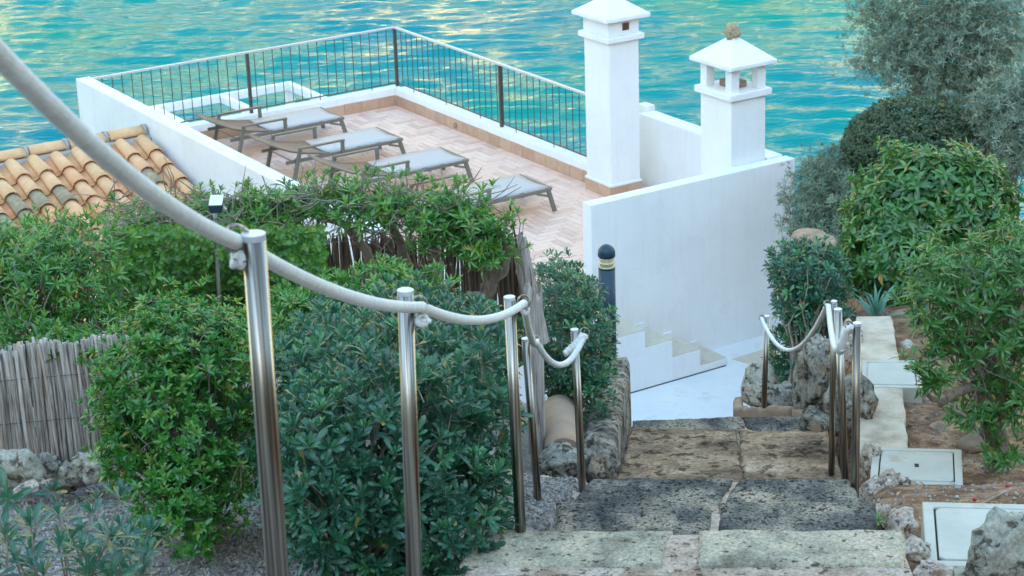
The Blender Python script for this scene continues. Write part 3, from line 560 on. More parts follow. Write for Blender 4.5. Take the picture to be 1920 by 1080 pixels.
# white beams of the lower terrace
pg = empty('white_pergola', T(0.2, -5.8, 4.0), 'white open beam frame standing over the water behind the railing', 'pergola')
zz = 4.0
MB().beam(T(2.2, -6.5, zz), T(-1.25, -6.5, zz), 0.13, 0.14).build('beam', MT['plaster'], pg)
MB().beam(T(2.2, -4.2, zz-0.002), T(-1.25, -4.2, zz-0.002), 0.13, 0.14).build('beam', MT['plaster'], pg)
for u in (-1.18, 0.26, 1.66): MB().beam(T(u, -6.435, zz+0.003), T(u, -4.265, zz+0.003), 0.13, 0.134).build('beam', MT['plaster'], pg)
for u in (-1.18, 2.13):
    for v in (-6.5, -4.2): MB().beam(T(u, v, -0.8), T(u, v, zz-0.071), 0.14, 0.14, up=(*UU, 0)).build('leg', MT['plaster'], pg)

# ------------------------------------------------------------------ tiled roof house on the left
hs = empty('tiled_house', T(7.2, 4.0, 0.8), 'house with a terracotta barrel tile roof below the white side wall', 'house')
RU0, RV0, RZ0 = 5.47, 2.62, 6.20; SL = math.tan(R(14.5))
def RF(u, v, h=0.0): return T(u, v, RZ0-(v-RV0)*SL+h)
MB().tbox(5.45, 10.2, 0.9, 8.4, 0.5, 4.55).build('wall', MT['plaster'], hs)
dk = MB(); dk.hexa([RF(5.45, 2.5, -0.16), RF(5.45, 8.9, -0.16), RF(10.4, 8.9, -0.16), RF(10.4, 2.5, -0.16), RF(5.45, 2.5, -0.05), RF(5.45, 8.9, -0.05), RF(10.4, 8.9, -0.05), RF(10.4, 2.5, -0.05)])
dk.build('roof_deck', MT['mortar'], hs)
bd = MB(); bd.hexa([T(5.45, 2.49, RZ0-0.14), T(5.45, 0.6, RZ0-0.14-1.9*SL), T(10.4, 0.6, RZ0-0.14-1.9*SL), T(10.4, 2.49, RZ0-0.14), T(5.45, 2.49, RZ0-0.03), T(5.45, 0.6, RZ0-0.03-1.9*SL), T(10.4, 0.6, RZ0-0.03-1.9*SL), T(10.4, 2.49, RZ0-0.03)][::1])
bd.f = [tuple(reversed(x)) for x in bd.f]; bd.build('rear_roof_slope', MT['lime'], hs)
def barrel(length, r0, r1, th, m, name, n=9, up=1):
    vs, fs = [], []
    for t, r in ((0, r0), (1, r1)):
        for rr in (r, r-th):
            for j in range(n+1):
                a = math.pi*j/n; vs.append((t*length, rr*math.cos(a), up*rr*math.sin(a)*0.9))
    k = n+1
    for j in range(n):
        fs += [(j, j+1, 2*k+j+1, 2*k+j), (k+j+1, k+j, 3*k+j, 3*k+j+1), (2*k+j, 2*k+j+1, 3*k+j+1, 3*k+j), (j+1, j, k+j, k+j+1)]
    fs += [(0, 2*k, 3*k, k), (n, k+n, 3*k+n, 2*k+n)]
    me = bpy.data.meshes.new(name); me.from_pydata(vs, [], fs); me.materials.append(m)
    for p in me.polygons: p.use_smooth = len(p.vertices) == 4
    me.update(); return me
LT = 0.50; cov = barrel(LT, 0.088, 0.118, 0.015, MT['roof_tile'], 'cover_tile'); covo = barrel(LT, 0.088, 0.118, 0.015, MT['old_tile'], 'cover_tile'); chn = barrel(LT, 0.118, 0.09, 0.015, MT['roof_tile'], 'channel_tile', up=-1)
dv = np.append(VV, -SL); dv /= np.linalg.norm(dv); du_ = np.append(-UU, 0); up_ = np.cross(dv, du_)
if up_[2] < 0: up_ = -up_; du_ = -du_
def place(me, name, p, xd, yd, zd, parent):
    o = link(name, me, parent); p = np.array(p)-np.array(parent.location[:])
    o.matrix_local = Matrix(((xd[0], yd[0], zd[0], p[0]), (xd[1], yd[1], zd[1], p[1]), (xd[2], yd[2], zd[2], p[2]), (0, 0, 0, 1))); return o
du_ = np.cross(up_, dv)
PT = 0.315
rr = random.Random(3)
old = {(0, 9), (1, 2), (3, 9), (5, 2), (6, 2), (7, 2), (6, 4), (7, 3), (2, 4), (4, 4), (8, 3), (0, 5), (3, 5), (9, 3)}
for i in range(15):
    for j in range(12):
        if i > 10 and j > 8: continue
        u = RU0+0.16+PT*i; v = RV0+0.14+0.40*j
        jx, jy, ja = rr.uniform(-.008, .008), rr.uniform(-.02, .02), rr.uniform(-.02, .02)
        xd = dv*math.cos(ja)+du_*math.sin(ja)+up_*0.035; xd /= np.linalg.norm(xd); yd = np.cross(up_, xd); yd /= np.linalg.norm(yd); zd = np.cross(xd, yd)
        place(covo if (i, j) in old or (j > 2 and rr.random() < 0.12) else cov, 'cover_tile', RF(u+jx, v+jy, 0.045), xd, yd, zd, hs)
        if j < 9: place(chn, 'channel_tile', RF(u+PT/2, v-0.03, 0.075), dv, du_, up_, hs)
rid = barrel(0.52, 0.115, 0.125, 0.015, MT['roof_tile'], 'ridge_tile')
ud = np.append(UU, 0)
mr = MB(); mr.hexa([T(5.45, 2.33, 6.0), T(5.45, 2.78, 6.0), T(10.4, 2.78, 6.0), T(10.4, 2.33, 6.0), T(5.45, 2.42, 6.235), T(5.45, 2.70, 6.21), T(10.4, 2.70, 6.21), T(10.4, 2.42, 6.235)]); mr.build('ridge_mortar', MT['mortar'], hs, bevel=0.02)
for i in range(8):
    place(rid, 'ridge_tile', T(5.50+0.58*i, 2.52+rr.uniform(-.01, .01), 6.235), ud, np.cross((0, 0, 1), ud), np.array([0, 0, 1.0]), hs)
    MB().tube([T(5.50+0.58*i-0.045, 2.52, 6.25), T(5.50+0.58*i+0.01, 2.52, 6.25)], 0.105, 10).build('mortar_joint', MT['mortar'], hs, True)

# ------------------------------------------------------------------ stone steps
steps = empty('stone_steps', (0.7, 9.0, 9.6), None, None, kind='structure')
def slab(poly, z, m, seed, th=0.16, nx=26, ny=8, amp=0.006, name='step_slab', jag=0.014):
    """poly: near-left, near-right, far-right, far-left (x, y)"""
    A, B, Cc, D = [np.array(p, float) for p in poly]; V = []
    def pt(s, t): return (A*(1-s)+B*s)*(1-t)+(D*(1-s)+Cc*s)*t
    for t in range(ny+1):
        for s in range(nx+1):
            a, b = s/nx, t/ny; p = pt(a, b); ed = min(a*nx, (1-a)*nx, b*ny, (1-b)*ny)
            nz = mnoise.noise(Vector((p[0]*9, p[1]*9, seed)))*amp+mnoise.noise(Vector((p[0]*30, p[1]*30, seed)))*amp*0.6
            w_ = jag*mnoise.noise(Vector((p[0]*7, p[1]*3, seed+9)))+jag*0.6*mnoise.noise(Vector((p[0]*21, p[1]*9, seed+9)))
            off = np.zeros(2)
            if t == 0 or t == ny: off = off+np.array([0, w_])
            if s == 0 or s == nx: off = off+np.array([w_, 0])
            V.append((p[0]+off[0], p[1]+off[1], z+nz-(0.012 if ed == 0 else 0)))
    n = nx+1; fs = [(t*n+s, t*n+s+1, (t+1)*n+s+1, (t+1)*n+s) for t in range(ny) for s in range(nx)]
    loop = [s for s in range(nx)]+[t*n+nx for t in range(ny)]+[ny*n+s for s in range(nx, 0, -1)]+[t*n for t in range(ny, 0, -1)]
    k = len(V); V += [(V[i][0], V[i][1], z-th) for i in loop]; L_ = len(loop)
    fs += [(loop[i], k+i, k+(i+1) % L_, loop[(i+1) % L_]) for i in range(L_)]
    o = MB().add(V, fs); ob = o.build(name, m, steps, True); return ob
def xy(px, py, z): return PZ(px, py, z)[:2]
def lp(a, b, t): return np.array(a)*(1-t)+np.array(b)*t
# tread A
zA = 10.45; a0, a1, a2, a3 = xy(858, 1058, zA), xy(1702, 1058, zA), xy(1692, 992, zA), xy(888, 990, zA)
slab([a0, lp(a0, a1, .455), lp(a3, a2, .465), a3], zA, MT['slab_pale'], 1.3, nx=40, ny=14)
slab([lp(a0, a1, .54), a1, a2, lp(a3, a2, .53)], zA+0.004, MT['slab_pale'], 2.7, nx=40, ny=14)
b0, b1 = xy(820, 1076, zA), xy(1712, 1076, zA)
d0 = np.array([0.0, -0.5])
slab([b0+d0, lp(b0, b1, .37)+d0, lp(b0, b1, .36), b0], zA+0.003, MT['slab_dark'], 3.3, nx=30); slab([lp(b0, b1, .40)+d0, b1+d0, b1, lp(b0, b1, .39)], zA+0.006, MT['slab_pale'], 4.1, nx=30)
# tread B, C (dark)
zB = 10.05; e0, e1, e2, e3 = xy(1040, 1010, zB), xy(1645, 1012, zB), xy(1640, 936, zB), xy(1046, 937, zB)
slab([e0, lp(e0, e1, .492), lp(e3, e2, .490), e3], zB, MT['slab_dark'], 5.2, nx=34, ny=12); slab([lp(e0, e1, .505), e1, e2, lp(e3, e2, .51)], zB-0.004, MT['slab_dark'], 6.9, nx=34, ny=12)
zC = 9.85; f0, f1, f2, f3 = xy(1060, 955, zC), xy(1625, 955, zC), xy(1590, 893, zC), xy(1112, 893, zC)
slab([f0, lp(f0, f1, .505), lp(f3, f2, .55), f3], zC, MT['slab_dark'], 7.4, nx=34, ny=12); slab([lp(f0, f1, .515), f1, f2, lp(f3, f2, .58)], zC-0.003, MT['slab_dark'], 8.8, nx=34, ny=12)
# flight hidden below tread C
for (y_, z_, k) in ((9.12, 9.6, 1), (9.57, 9.36, 2), (10.06, 9.12, 3)):
    slab([(0.4, y_-0.5), (1.6, y_-0.5), (1.66, y_), (0.45, y_)], z_, MT['slab_dark'], 10+k, nx=12, ny=4)
# tread D (brown), E
zD = 8.90; g0, g1, g2, g3 = xy(1150, 915, zD), xy(1592, 915, zD), xy(1552, 804, zD), xy(1184, 799, zD)
slab([g0, lp(g0, g1, .56), lp(g3, g2, .54), g3], zD, MT['slab_brown'], 12.5, nx=40, ny=20, amp=0.014); slab([lp(g0, g1, .563), g1, g2, lp(g3, g2, .543)], zD-0.006, MT['slab_brown'], 13.9, nx=30, ny=20, amp=0.014)
zE = 8.60; h0, h1, h2, h3 = xy(1180, 815, zE), xy(1550, 815, zE), xy(1520, 774, zE), xy(1188, 785, zE)
slab([h0, lp(h0, h1, .60), lp(h3, h2, .60), h3], zE, MT['slab_dark'], 14.2, nx=30, ny=8); slab([lp(h0, h1, .612), h1, h2, lp(h3, h2, .612)], zE-0.004, MT['slab_dark'], 15.2, nx=20, ny=8)
# flight going on down to the landing
for k in range(16):
    t = k/15; y_ = 12.7+t*6.4; z_ = 8.33-t*4.25
    slab([(0.72, y_-0.5), (1.95, y_-0.5), (1.98, y_), (0.75, y_)], z_, MT['slab_brown'], 30+k, nx=8, ny=3)
# mortar bed under the treads
mb = MB()
def bed(P, z, th=0.3):
    mb.hexa([(*P[0], z-th), (*P[1], z-th), (*P[2], z-th), (*P[3], z-th), (*P[0], z), (*P[1], z), (*P[2], z), (*P[3], z)])
bed([b0+d0*1.2, b1+d0*1.2, a2-np.array([0.02, 0.02]), a3+np.array([0.02, -0.02])], zA-0.012); bed([e0, e1, e2-0.02, e3+np.array([0.0, -0.02])], zB-0.016); bed([f0, f1, f2-0.02, f3+np.array([0, -0.02])], zC-0.016)
bed([g0, g1, g2-0.02, g3+np.array([0, -0.02])], zD-0.026); bed([h0, h1, h2-0.02, h3+np.array([0, -0.02])], zE-0.018)
mb.build('mortar_bed', MT['step_mortar'], steps, bevel=0.01)

# ------------------------------------------------------------------ right side: path, covers, stones
ZP = 8.765
pth = MB(); pl = [xy(1598, 850, ZP), xy(1703, 842, ZP), xy(1690, 700, ZP), xy(1672, 592, ZP), xy(1606, 592, ZP)]
jl = []
for i in range(len(pl)):
    p, q_ = pl[i], pl[(i+1) % len(pl)]
    for t in np.linspace(0, 1, 12, endpoint=False):
        x_ = lp(p, q_, t); jl.append(x_+0.012*np.array([mnoise.noise(Vector((x_[0]*9, x_[1]*9, 1))), mnoise.noise(Vector((x_[0]*9, x_[1]*9, 5)))]))
n_ = len(jl); pth.add([(*p, ZP-0.15) for p in jl]+[(*p, ZP) for p in jl], [tuple(range(n_, 2*n_))]+[(i, (i+1) % n_, n_+(i+1) % n_, n_+i) for i in range(n_)])
tag(pth.build('path', MT['path'], None, bevel=0.012), kind='structure')
def cover(p, z, label, lift=0.05, handle=True):
    """p: far-left, far-right, near-right, near-left"""
    p = [np.array(q) for q in p]; c = sum(p)/4
    o = empty('inspection_cover', (*c, z-lift), label, 'inspection cover', 'concrete inspection covers in the soil bed')
    q = [p[3], p[2], p[1], p[0]]
    fr = MB(); inn = [c+(x-c)*0.83 for x in q]
    vs = [(*x, z-lift-0.1) for x in q]+[(*x, z) for x in q]+[(*x, z) for x in inn]+[(*x, z-0.03) for x in inn]
    fr.add(vs, [(i, (i+1) % 4, 4+(i+1) % 4, 4+i) for i in range(4)]+[(4+i, 4+(i+1) % 4, 8+(i+1) % 4, 8+i) for i in range(4)]+[(8+i, 8+(i+1) % 4, 12+(i+1) % 4, 12+i) for i in range(4)]+[(12, 13, 14, 15)])
    fr.build('cover_frame', MT['lid'], o, bevel=0.006)
    gp = MB(); gp.add([(*(c+(x-c)*0.826), z-0.012) for x in q], [(0, 1, 2, 3)]); gp.build('joint', MT['gap'], o)
    ld = MB(); l4 = []
    for i in range(4):                                         # lid with clipped corners
        a, b_ = q[i], q[(i+1) % 4]; ia = c+(a-c)*0.80; ib = c+(b_-c)*0.80; l4 += [lp(ia, ib, .05), lp(ia, ib, .95)]
    ld.add([(*x, z-0.02) for x in l4]+[(*x, z+0.001) for x in l4], [tuple(range(8, 16))]+[(i, (i+1) % 8, 8+(i+1) % 8, 8+i) for i in range(8)]); ld.build('lid', MT['lid'], o, bevel=0.004)
    if handle:
        u_ = (q[1]-q[0]); u_ = u_/np.linalg.norm(u_); w_ = np.array([-u_[1], u_[0]])
        MB().hexa([(*(c+u_*a+w_*b), z+zz_) for zz_ in (0.0012, 0.004) for a, b in ((-.012, -.02), (.012, -.02), (.012, .02), (-.012, .02))]).build('lifting_hole', MT['gap'], o)
    return o
cover([xy(1637, 838, 8.95), xy(1803, 842, 8.95), xy(1806, 910, 8.95), xy(1630, 905, 8.95)], 8.95, 'grey concrete inspection cover with a lifting hole, between the other two covers', 0.10)
cover([xy(1617, 675, 8.77), xy(1724, 675, 8.77), xy(1730, 727, 8.77), xy(1614, 725, 8.77)], 8.77, 'pale inspection cover set across the narrow concrete path, behind the lower leaves of the bush', 0.02, False)
cover([xy(1729, 940, 9.95), xy(1975, 946, 9.95), xy(1990, 1065, 9.95), xy(1737, 1060, 9.95)], 9.95, 'nearest and largest inspection cover, partly behind the grey boulder', 0.10)

def rk_px(name, px_, py_, Y_, w, h, d, m, label, seed, rz=0, tilt=(0, 0), sub=3, rough=0.35, cat='rock', group=None):
    c = AY(px_, py_, Y_); s_ = np.linalg.norm(c-CAMP)/F_PX
    return rock(name, c, (w/2*s_, d, h/2*s_), m, label, seed, rz, sub, rough, None, tilt, group, cat)
rk_px('boulder', 1905, 1075, 7.2, 180, 240, 0.14, MT['boulder'], 'large grey boulder in the bottom right corner in front of the nearest inspection cover', 3, 0.2, sub=4)
rk_px('rock', 1800, 1082, 7.25, 70, 34, 0.06, MT['lime_pale'], 'flat yellowish stone between the boulder and the small pinkish rock', 9, sub=4)
rk_px('rock', 1752, 1078, 7.2, 70, 60, 0.07, MT['lime_pink'], 'small pinkish rock between the nearest step and the nearest inspection cover', 8, sub=4)
for k, (px_, py_, Y_, w, h, lab) in enumerate([
    (1636, 868, 10.9, 52, 90, 'white crumbly rock at the left edge of the middle inspection cover'),
    (1652, 920, 9.6, 95, 80, 'pinkish rock wedged beside the stair post and below the middle inspection cover'),
    (1690, 985, 8.4, 110, 80, 'white pitted rock at the upper left corner of the nearest inspection cover'),
    (1700, 915, 9.6, 70, 38, 'flat pale rock in the soil between two inspection covers'),
    (1650, 972, 8.6, 60, 60, 'rough rock in the joint between dark step and soil bed'),
    (1720, 1030, 7.75, 50, 55, 'narrow reddish rock at the right end of the pale step')]):
    rk_px('rock', px_, py_, Y_, w, h, 0.07, MT['lime_pink'], lab, 20+k, k*0.7, sub=4, rough=0.36)
# low dry wall holding the path
rk_px('wall_rock', 1530, 715, 12.6, 78, 185, 0.22, MT['lime'], 'tall grey limestone block holding up the path beside the right rope posts', 41, 0.1, sub=4)
rk_px('wall_rock', 1592, 760, 12.0, 62, 150, 0.22, MT['lime'], 'upright pinkish stone behind the right hand group of posts', 42, 0.5, sub=4)
rk_px('wall_rock', 1594, 650, 13.2, 40, 110, 0.2, MT['lime_pink'], 'stone at the far left edge of the path under the spiky plant', 46, 0.2, sub=3)
rk_px('wall_rock', 1530, 790, 11.9, 60, 50, 0.12, MT['lime'], 'small dark stone at the right end of the brown step', 43, 0.9)
rk_px('rock', 1425, 720, 13.9, 85, 100, 0.25, MT['boulder'], 'large rounded rock beside the white landing behind the farthest rope post', 44, 0.3, sub=4, rough=0.15)
rk_px('rock', 1462, 742, 13.3, 80, 50, 0.15, MT['lime'], 'low grey rock beside the farthest right rope post', 45, 0.2)
rm = MB(); c_ = AY(1440, 770, 12.75)
rpts = [AY(x, y, Yy) for x, y, Yy in [(1384, 748, 13.3), (1384, 765, 12.9), (1410, 768, 12.75), (1450, 767, 12.75), (1490, 768, 12.7), (1515, 780, 12.3), (1530, 800, 11.8)]]
cur = np.array([lp(rpts[int(q)], rpts[min(6, int(q)+1)], q-int(q)) for q in np.linspace(0, 6, 40)]); tg_ = np.gradient(cur[:, :2], axis=0); tg_ /= np.linalg.norm(tg_, axis=1)[:, None]+1e-9
sec = [(-0.028, -0.16), (-0.030, -0.01), (-0.020, 0.012), (0.0, 0.016), (0.020, 0.012), (0.030, -0.01), (0.028, -0.16)]
for q in range(40):
    for a, h in sec:
        w_ = 0.012*mnoise.noise(Vector((q*0.5, a*20, 4))); rm.v.append((cur[q, 0]-tg_[q, 1]*(a+w_), cur[q, 1]+tg_[q, 0]*(a+w_), cur[q, 2]+h+w_))
rm.f = [(q*7+k, q*7+k+1, q*7+k+8, q*7+k+7) for q in range(39) for k in range(6)]+[tuple(range(7)), tuple(range(39*7, 40*7))]
o = rm.build('bed_edging', MT['clay'], None, True, origin=c_); tag(o, 'curved reddish clay edging round the planting bed beside the white landing', 'edging')
rk_px('rock', 1840, 830, 11.5, 90, 50, 0.1, MT['clay'], 'brown rounded stone in the soil under the near right bush', 51)
rk_px('rock', 1760, 815, 11.8, 60, 45, 0.08, MT['clay'], 'earthy brown stone beside the path, left of the bush trunk', 52)
rk_px('rock', 1702, 655, 13.3, 38, 34, 0.08, MT['lime_pale'], 'pale angular stone on the soil at the right of the path', 53)
rk_px('rock', 1732, 655, 13.4, 34, 30, 0.08, MT['lime_pink'], 'pinkish stone next to the pale angular stone by the path', 54)
rk_px('wall_rock', 1524, 452, 20.5, 85, 24, 0.4, MT['clay'], 'flat brown stone wall top right of the large white wall', 55, rough=0.2)

# left border stones of the stairs
kA, kB = AY(1118, 868, 10.75), AY(1152, 672, 13.55)
dr = (kB-kA)[:2]; dr /= np.linalg.norm(dr); sd_ = np.array([dr[1], -dr[0]])
ks = MB(); N = 26; W8 = 7
for i in range(N+1):
    p = kA+(kB-kA)*i/N; wob = 0.02*mnoise.noise(Vector((i*0.37, 2, 0)))
    prof = [(-0.11, -0.6), (-0.11, -0.03), (-0.08, 0.0), (0.0, 0.012), (0.075, 0.0), (0.105, -0.035), (0.115, -0.7)]
    for a, h in prof:
        n1 = 0.018*mnoise.noise(Vector((i*0.45, a*14, 3)))+0.010*mnoise.noise(Vector((i*1.3, a*30, 8)))
        q = p[:2]+sd_*(a+wob+n1); ks.v.append((q[0], q[1], p[2]+h+n1))
ks.f = [(i*W8+j, i*W8+j+1, (i+1)*W8+j+1, (i+1)*W8+j) for i in range(N) for j in range(W8-1)]+[tuple(range(W8))[::-1], tuple(range(N*W8, N*W8+W8))]
ks.f = [tuple(reversed(f)) for f in ks.f]
tag(ks.build('kerb_stone', MT['kerb'], None, True, origin=(kA+kB)/2), 'long lichen covered kerb stone along the left of the steps under the bollard light', 'kerb stone')
rk_px('rock', 1048, 868, 10.3, 100, 72, 0.13, MT['lime'], 'pale limestone rock with a rusty top below the clay channel', 61, 0.3, sub=4)
rk_px('rock', 1120, 862, 10.45, 80, 90, 0.12, MT['kerb'], 'speckled grey rock at the near end of the long kerb stone', 62, 0.8, sub=4)
rk_px('rock', 1075, 945, 8.95, 70, 50, 0.09, MT['lime_pink'], 'sandy rock at the left end of the dark steps', 63, 0.2, sub=4)
rk_px('rock', 1130, 930, 9.0, 90, 28, 0.06, MT['lime_pink'], 'flat sandy mortar lump behind the left end of the dark step', 64, 0.0)
rk_px('rock', 1020, 905, 9.5, 40, 26, 0.06, MT['lime_pink'], 'small ochre stone on the gravel left of the steps', 65, 0.0)
cp = MB(); p0, p1 = AY(1056, 835, 10.6), AY(1048, 752, 11.9); t_ = (p1-p0)
for i in range(7):
    p = p0+t_*i/6
    for j in range(11):
        a = math.pi*j/10; cp.v.append((p[0]+0.105*math.cos(a), p[1], p[2]-0.06+0.105*math.sin(a)))
cp.f = [(i*11+j, i*11+j+1, (i+1)*11+j+1, (i+1)*11+j) for i in range(6) for j in range(10)]+[tuple(range(11))]
cp.f = [tuple(reversed(f)) for f in cp.f]
o = cp.build('clay_channel', MT['claypipe'], None, True, origin=p0); tag(o, 'smooth brown half-round clay channel between wooden post and round bush', 'clay channel'); md = o.modifiers.new('t', 'SOLIDIFY'); md.thickness = 0.02

# rocks under the reed fence
for k, (px_, py_, w, h, m, lab) in enumerate([
    (38, 880, 105, 80, 'lime_pale', 'large pale yellow pitted rock at the left foot of the reed fence'), (92, 872, 40, 55, 'lime', 'small grey rock between the large pale rock and its neighbour'),
    (125, 892, 75, 62, 'lime', 'rounded grey rock in the middle of the row below the reed fence'), (172, 872, 75, 60, 'lime_pale', 'pale blocky rock at the right end of the row below the reed fence'),
    (60, 912, 36, 20, 'lime_pink', 'small sandy stone in front of the large pale rock'), (225, 890, 40, 34, 'lime_pink', 'brownish stone at the edge of the bright green bush'),
    (262, 905, 36, 24, 'lime_pink', 'small reddish stone under the bright green bush'), (395, 985, 44, 34, 'lime', 'grey stone on the gravel at the foot of the bright green bush')]):
    rk_px('rock', px_, py_, 8.75-(0.35 if k in (4,) else 0)-(0.9 if k == 7 else 0), w, h, 0.10, MT['boulder' if m == 'lime_pale' else m], lab, 70+k, k*0.6, sub=4)

# gravel: loose stones, nobody could count them
def gravel(n, regions, seed):
    r = np.random.default_rng(seed); base_ = np.array([(1, 0, 0), (-.9, .1, 0), (0, .8, .1), (0.1, -.85, 0), (.1, 0, .6), (0, .1, -.6)]); tri = np.array([(0, 2, 4), (2, 1, 4), (1, 3, 4), (3, 0, 4), (2, 0, 5), (1, 2, 5), (3, 1, 5), (0, 3, 5)])
    xy_ = []
    for (x0, x1, y0, y1, k) in regions: xy_.append(np.stack([r.uniform(x0, x1, k), r.uniform(y0, y1, k)], -1))
    xy_ = np.concatenate(xy_); n = len(xy_)
    q = r.normal(size=(n, 4)); q /= np.linalg.norm(q, axis=1)[:, None]; w_, x, y, z = q.T
    Rm = np.stack([1-2*(y*y+z*z), 2*(x*y-z*w_), 2*(x*z+y*w_), 2*(x*y+z*w_), 1-2*(x*x+z*z), 2*(y*z-x*w_), 2*(x*z-y*w_), 2*(y*z+x*w_), 1-2*(x*x+y*y)], -1).reshape(n, 3, 3)
    s_ = r.uniform(0.004, 0.011, n)*(1+(r.random(n) < 0.05)*1.2)
    jit = base_[None]*(1+r.uniform(-.25, .25, (n, 6, 1)))
    V = np.einsum('nij,nkj->nki', Rm, jit)*s_[:, None, None]
    pos = np.stack([xy_[:, 0], xy_[:, 1], ground(xy_[:, 0], xy_[:, 1])+0.03*pn(xy_[:, 0], xy_[:, 1], 5, 1)+0.012*pn(xy_[:, 0], xy_[:, 1], 17, 2)+s_*0.4], -1)
    V = V+pos[:, None]; Fc = (tri[None]+6*np.arange(n)[:, None, None]).reshape(-1, 3)
    me = np_mesh('gravel', V.reshape(-1, 3), Fc, 3, MT['loose']); at = me.attributes.new('var', 'FLOAT', 'POINT'); at.data.foreach_set('value', np.repeat(r.random(n), 6).astype(np.float32))
    tag(link('gravel', me), kind='stuff')
gravel(0, [(-2.6, -0.6, 5.0, 9.3, 24000), (-1.3, -0.4, 5.5, 8.2, 12000), (-0.3, 0.5, 7.6, 10.2, 9000), (1.55, 2.9, 8.2, 13.0, 2500)], 4)


# ------------------------------------------------------------------ plants
def leaf_template(kind):
    # rows: (t along, half width, droop); columns left, mid, right
    S = {'obovate': [(0.30, 0.055, 0.02), (0.70, 0.135, 0.0), (0.91, 0.105, -0.035)], 'lance': [(0.25, 0.085, 0.03), (0.5, 0.115, 0.02), (0.78, 0.075, -0.04)],
         'myrtle': [(0.25, 0.13, 0.02), (0.5, 0.17, 0.01), (0.8, 0.10, -0.03)], 'round': [(0.2, 0.30, 0.02), (0.5, 0.42, 0.0), (0.82, 0.26, -0.06)],
         'narrow': [(0.25, 0.06, 0.02), (0.55, 0.075, 0.0), (0.8, 0.05, -0.03)], 'droop': [(0.25, 0.12, 0.05), (0.5, 0.165, 0.03), (0.8, 0.10, -0.08)], 'blade': [(0.2, 0.06, 0.03), (0.5, 0.055, 0.06), (0.8, 0.03, 0.03)]}[kind]
    tipz = {'obovate': -0.07, 'droop': -0.20, 'round': -0.12, 'blade': -0.08}.get(kind, -0.10)
    v = [(0, 0, 0)]; mid = [1.0]
    for t, w, z in S: v += [(t, w, z+w*0.28), (t, 0, z), (t, -w, z+w*0.28)]; mid += [0, 1, 0]
    v.append((1, 0, tipz)); mid.append(0.6)
    f = [(0, 2, 1), (0, 3, 2)]
    for k in (1, 4):
        f += [(k, k+1, k+4), (k, k+4, k+3), (k+1, k+2, k+5), (k+1, k+5, k+4)]
    f += [(7, 8, 10), (8, 9, 10)]
    return np.array(v, float), np.array([(a, b, c) for a, b, c in f]), np.array(mid)
TPL = {k: leaf_template(k) for k in ('obovate', 'lance', 'myrtle', 'round', 'narrow', 'droop', 'blade')}
LEAFMESH = {}
def leaf_mesh(kind, mk, var):
    key = (kind, mk, var)
    if key not in LEAFMESH:
        v, f, mid = TPL[kind]; me = np_mesh('leaf', v, f, 3, LM[mk], True)
        a = me.attributes.new('var', 'FLOAT', 'POINT'); a.data.foreach_set('value', np.full(len(v), var, np.float32)); a = me.attributes.new('mid', 'FLOAT', 'POINT'); a.data.foreach_set('value', mid.astype(np.float32)); LEAFMESH[key] = me
    return LEAFMESH[key]
def nrm(a): return a/(np.linalg.norm(a, axis=-1, keepdims=True)+1e-9)
def rosettes(P, D, n, length, spread, r, jit=0.25, up=0.0):
    """leaf frames: base position, x axis along the leaf, z axis its upper side"""
    N = len(P); D = nrm(D); ref = np.where(np.abs(D[:, 2:3]) < 0.9, np.array([[0, 0, 1.0]]), np.array([[1.0, 0, 0]]))
    A = nrm(np.cross(D, ref)); B = np.cross(D, A)
    k = np.arange(n)[None]; az = k*2.39996+r.uniform(0, 6.28, (N, 1))+r.normal(0, 0.2, (N, n))
    frac = (k+0.5)/n; el = spread[0]+(spread[1]-spread[0])*frac+r.normal(0, jit*0.5, (N, n))     # angle from the axis, inner leaves steeper
    ca, sa = np.cos(az)[..., None], np.sin(az)[..., None]; out = A[:, None]*ca+B[:, None]*sa
    X = out*np.sin(el)[..., None]+D[:, None]*np.cos(el)[..., None]
    X = nrm(X+np.array([0, 0, up]))
    Zx = D[:, None]*np.sin(el)[..., None]-out*np.cos(el)[..., None]; Zx = nrm(Zx-X*np.sum(Zx*X, -1, keepdims=True)); Yx = np.cross(Zx, X)
    L = np.asarray(length)[:, None]*np.ones((N, n))*(0.62+0.5*frac)*r.uniform(0.75, 1.15, (N, n)) if np.ndim(length) else length*(0.62+0.5*frac)*r.uniform(0.75, 1.15, (N, n))
    base_ = P[:, None]-D[:, None]*(frac*0.25*np.mean(length))[..., None]
    return base_.reshape(-1, 3), X.reshape(-1, 3), Yx.reshape(-1, 3), Zx.reshape(-1, 3), L.reshape(-1), np.broadcast_to(1-frac, (N, n)).reshape(-1)
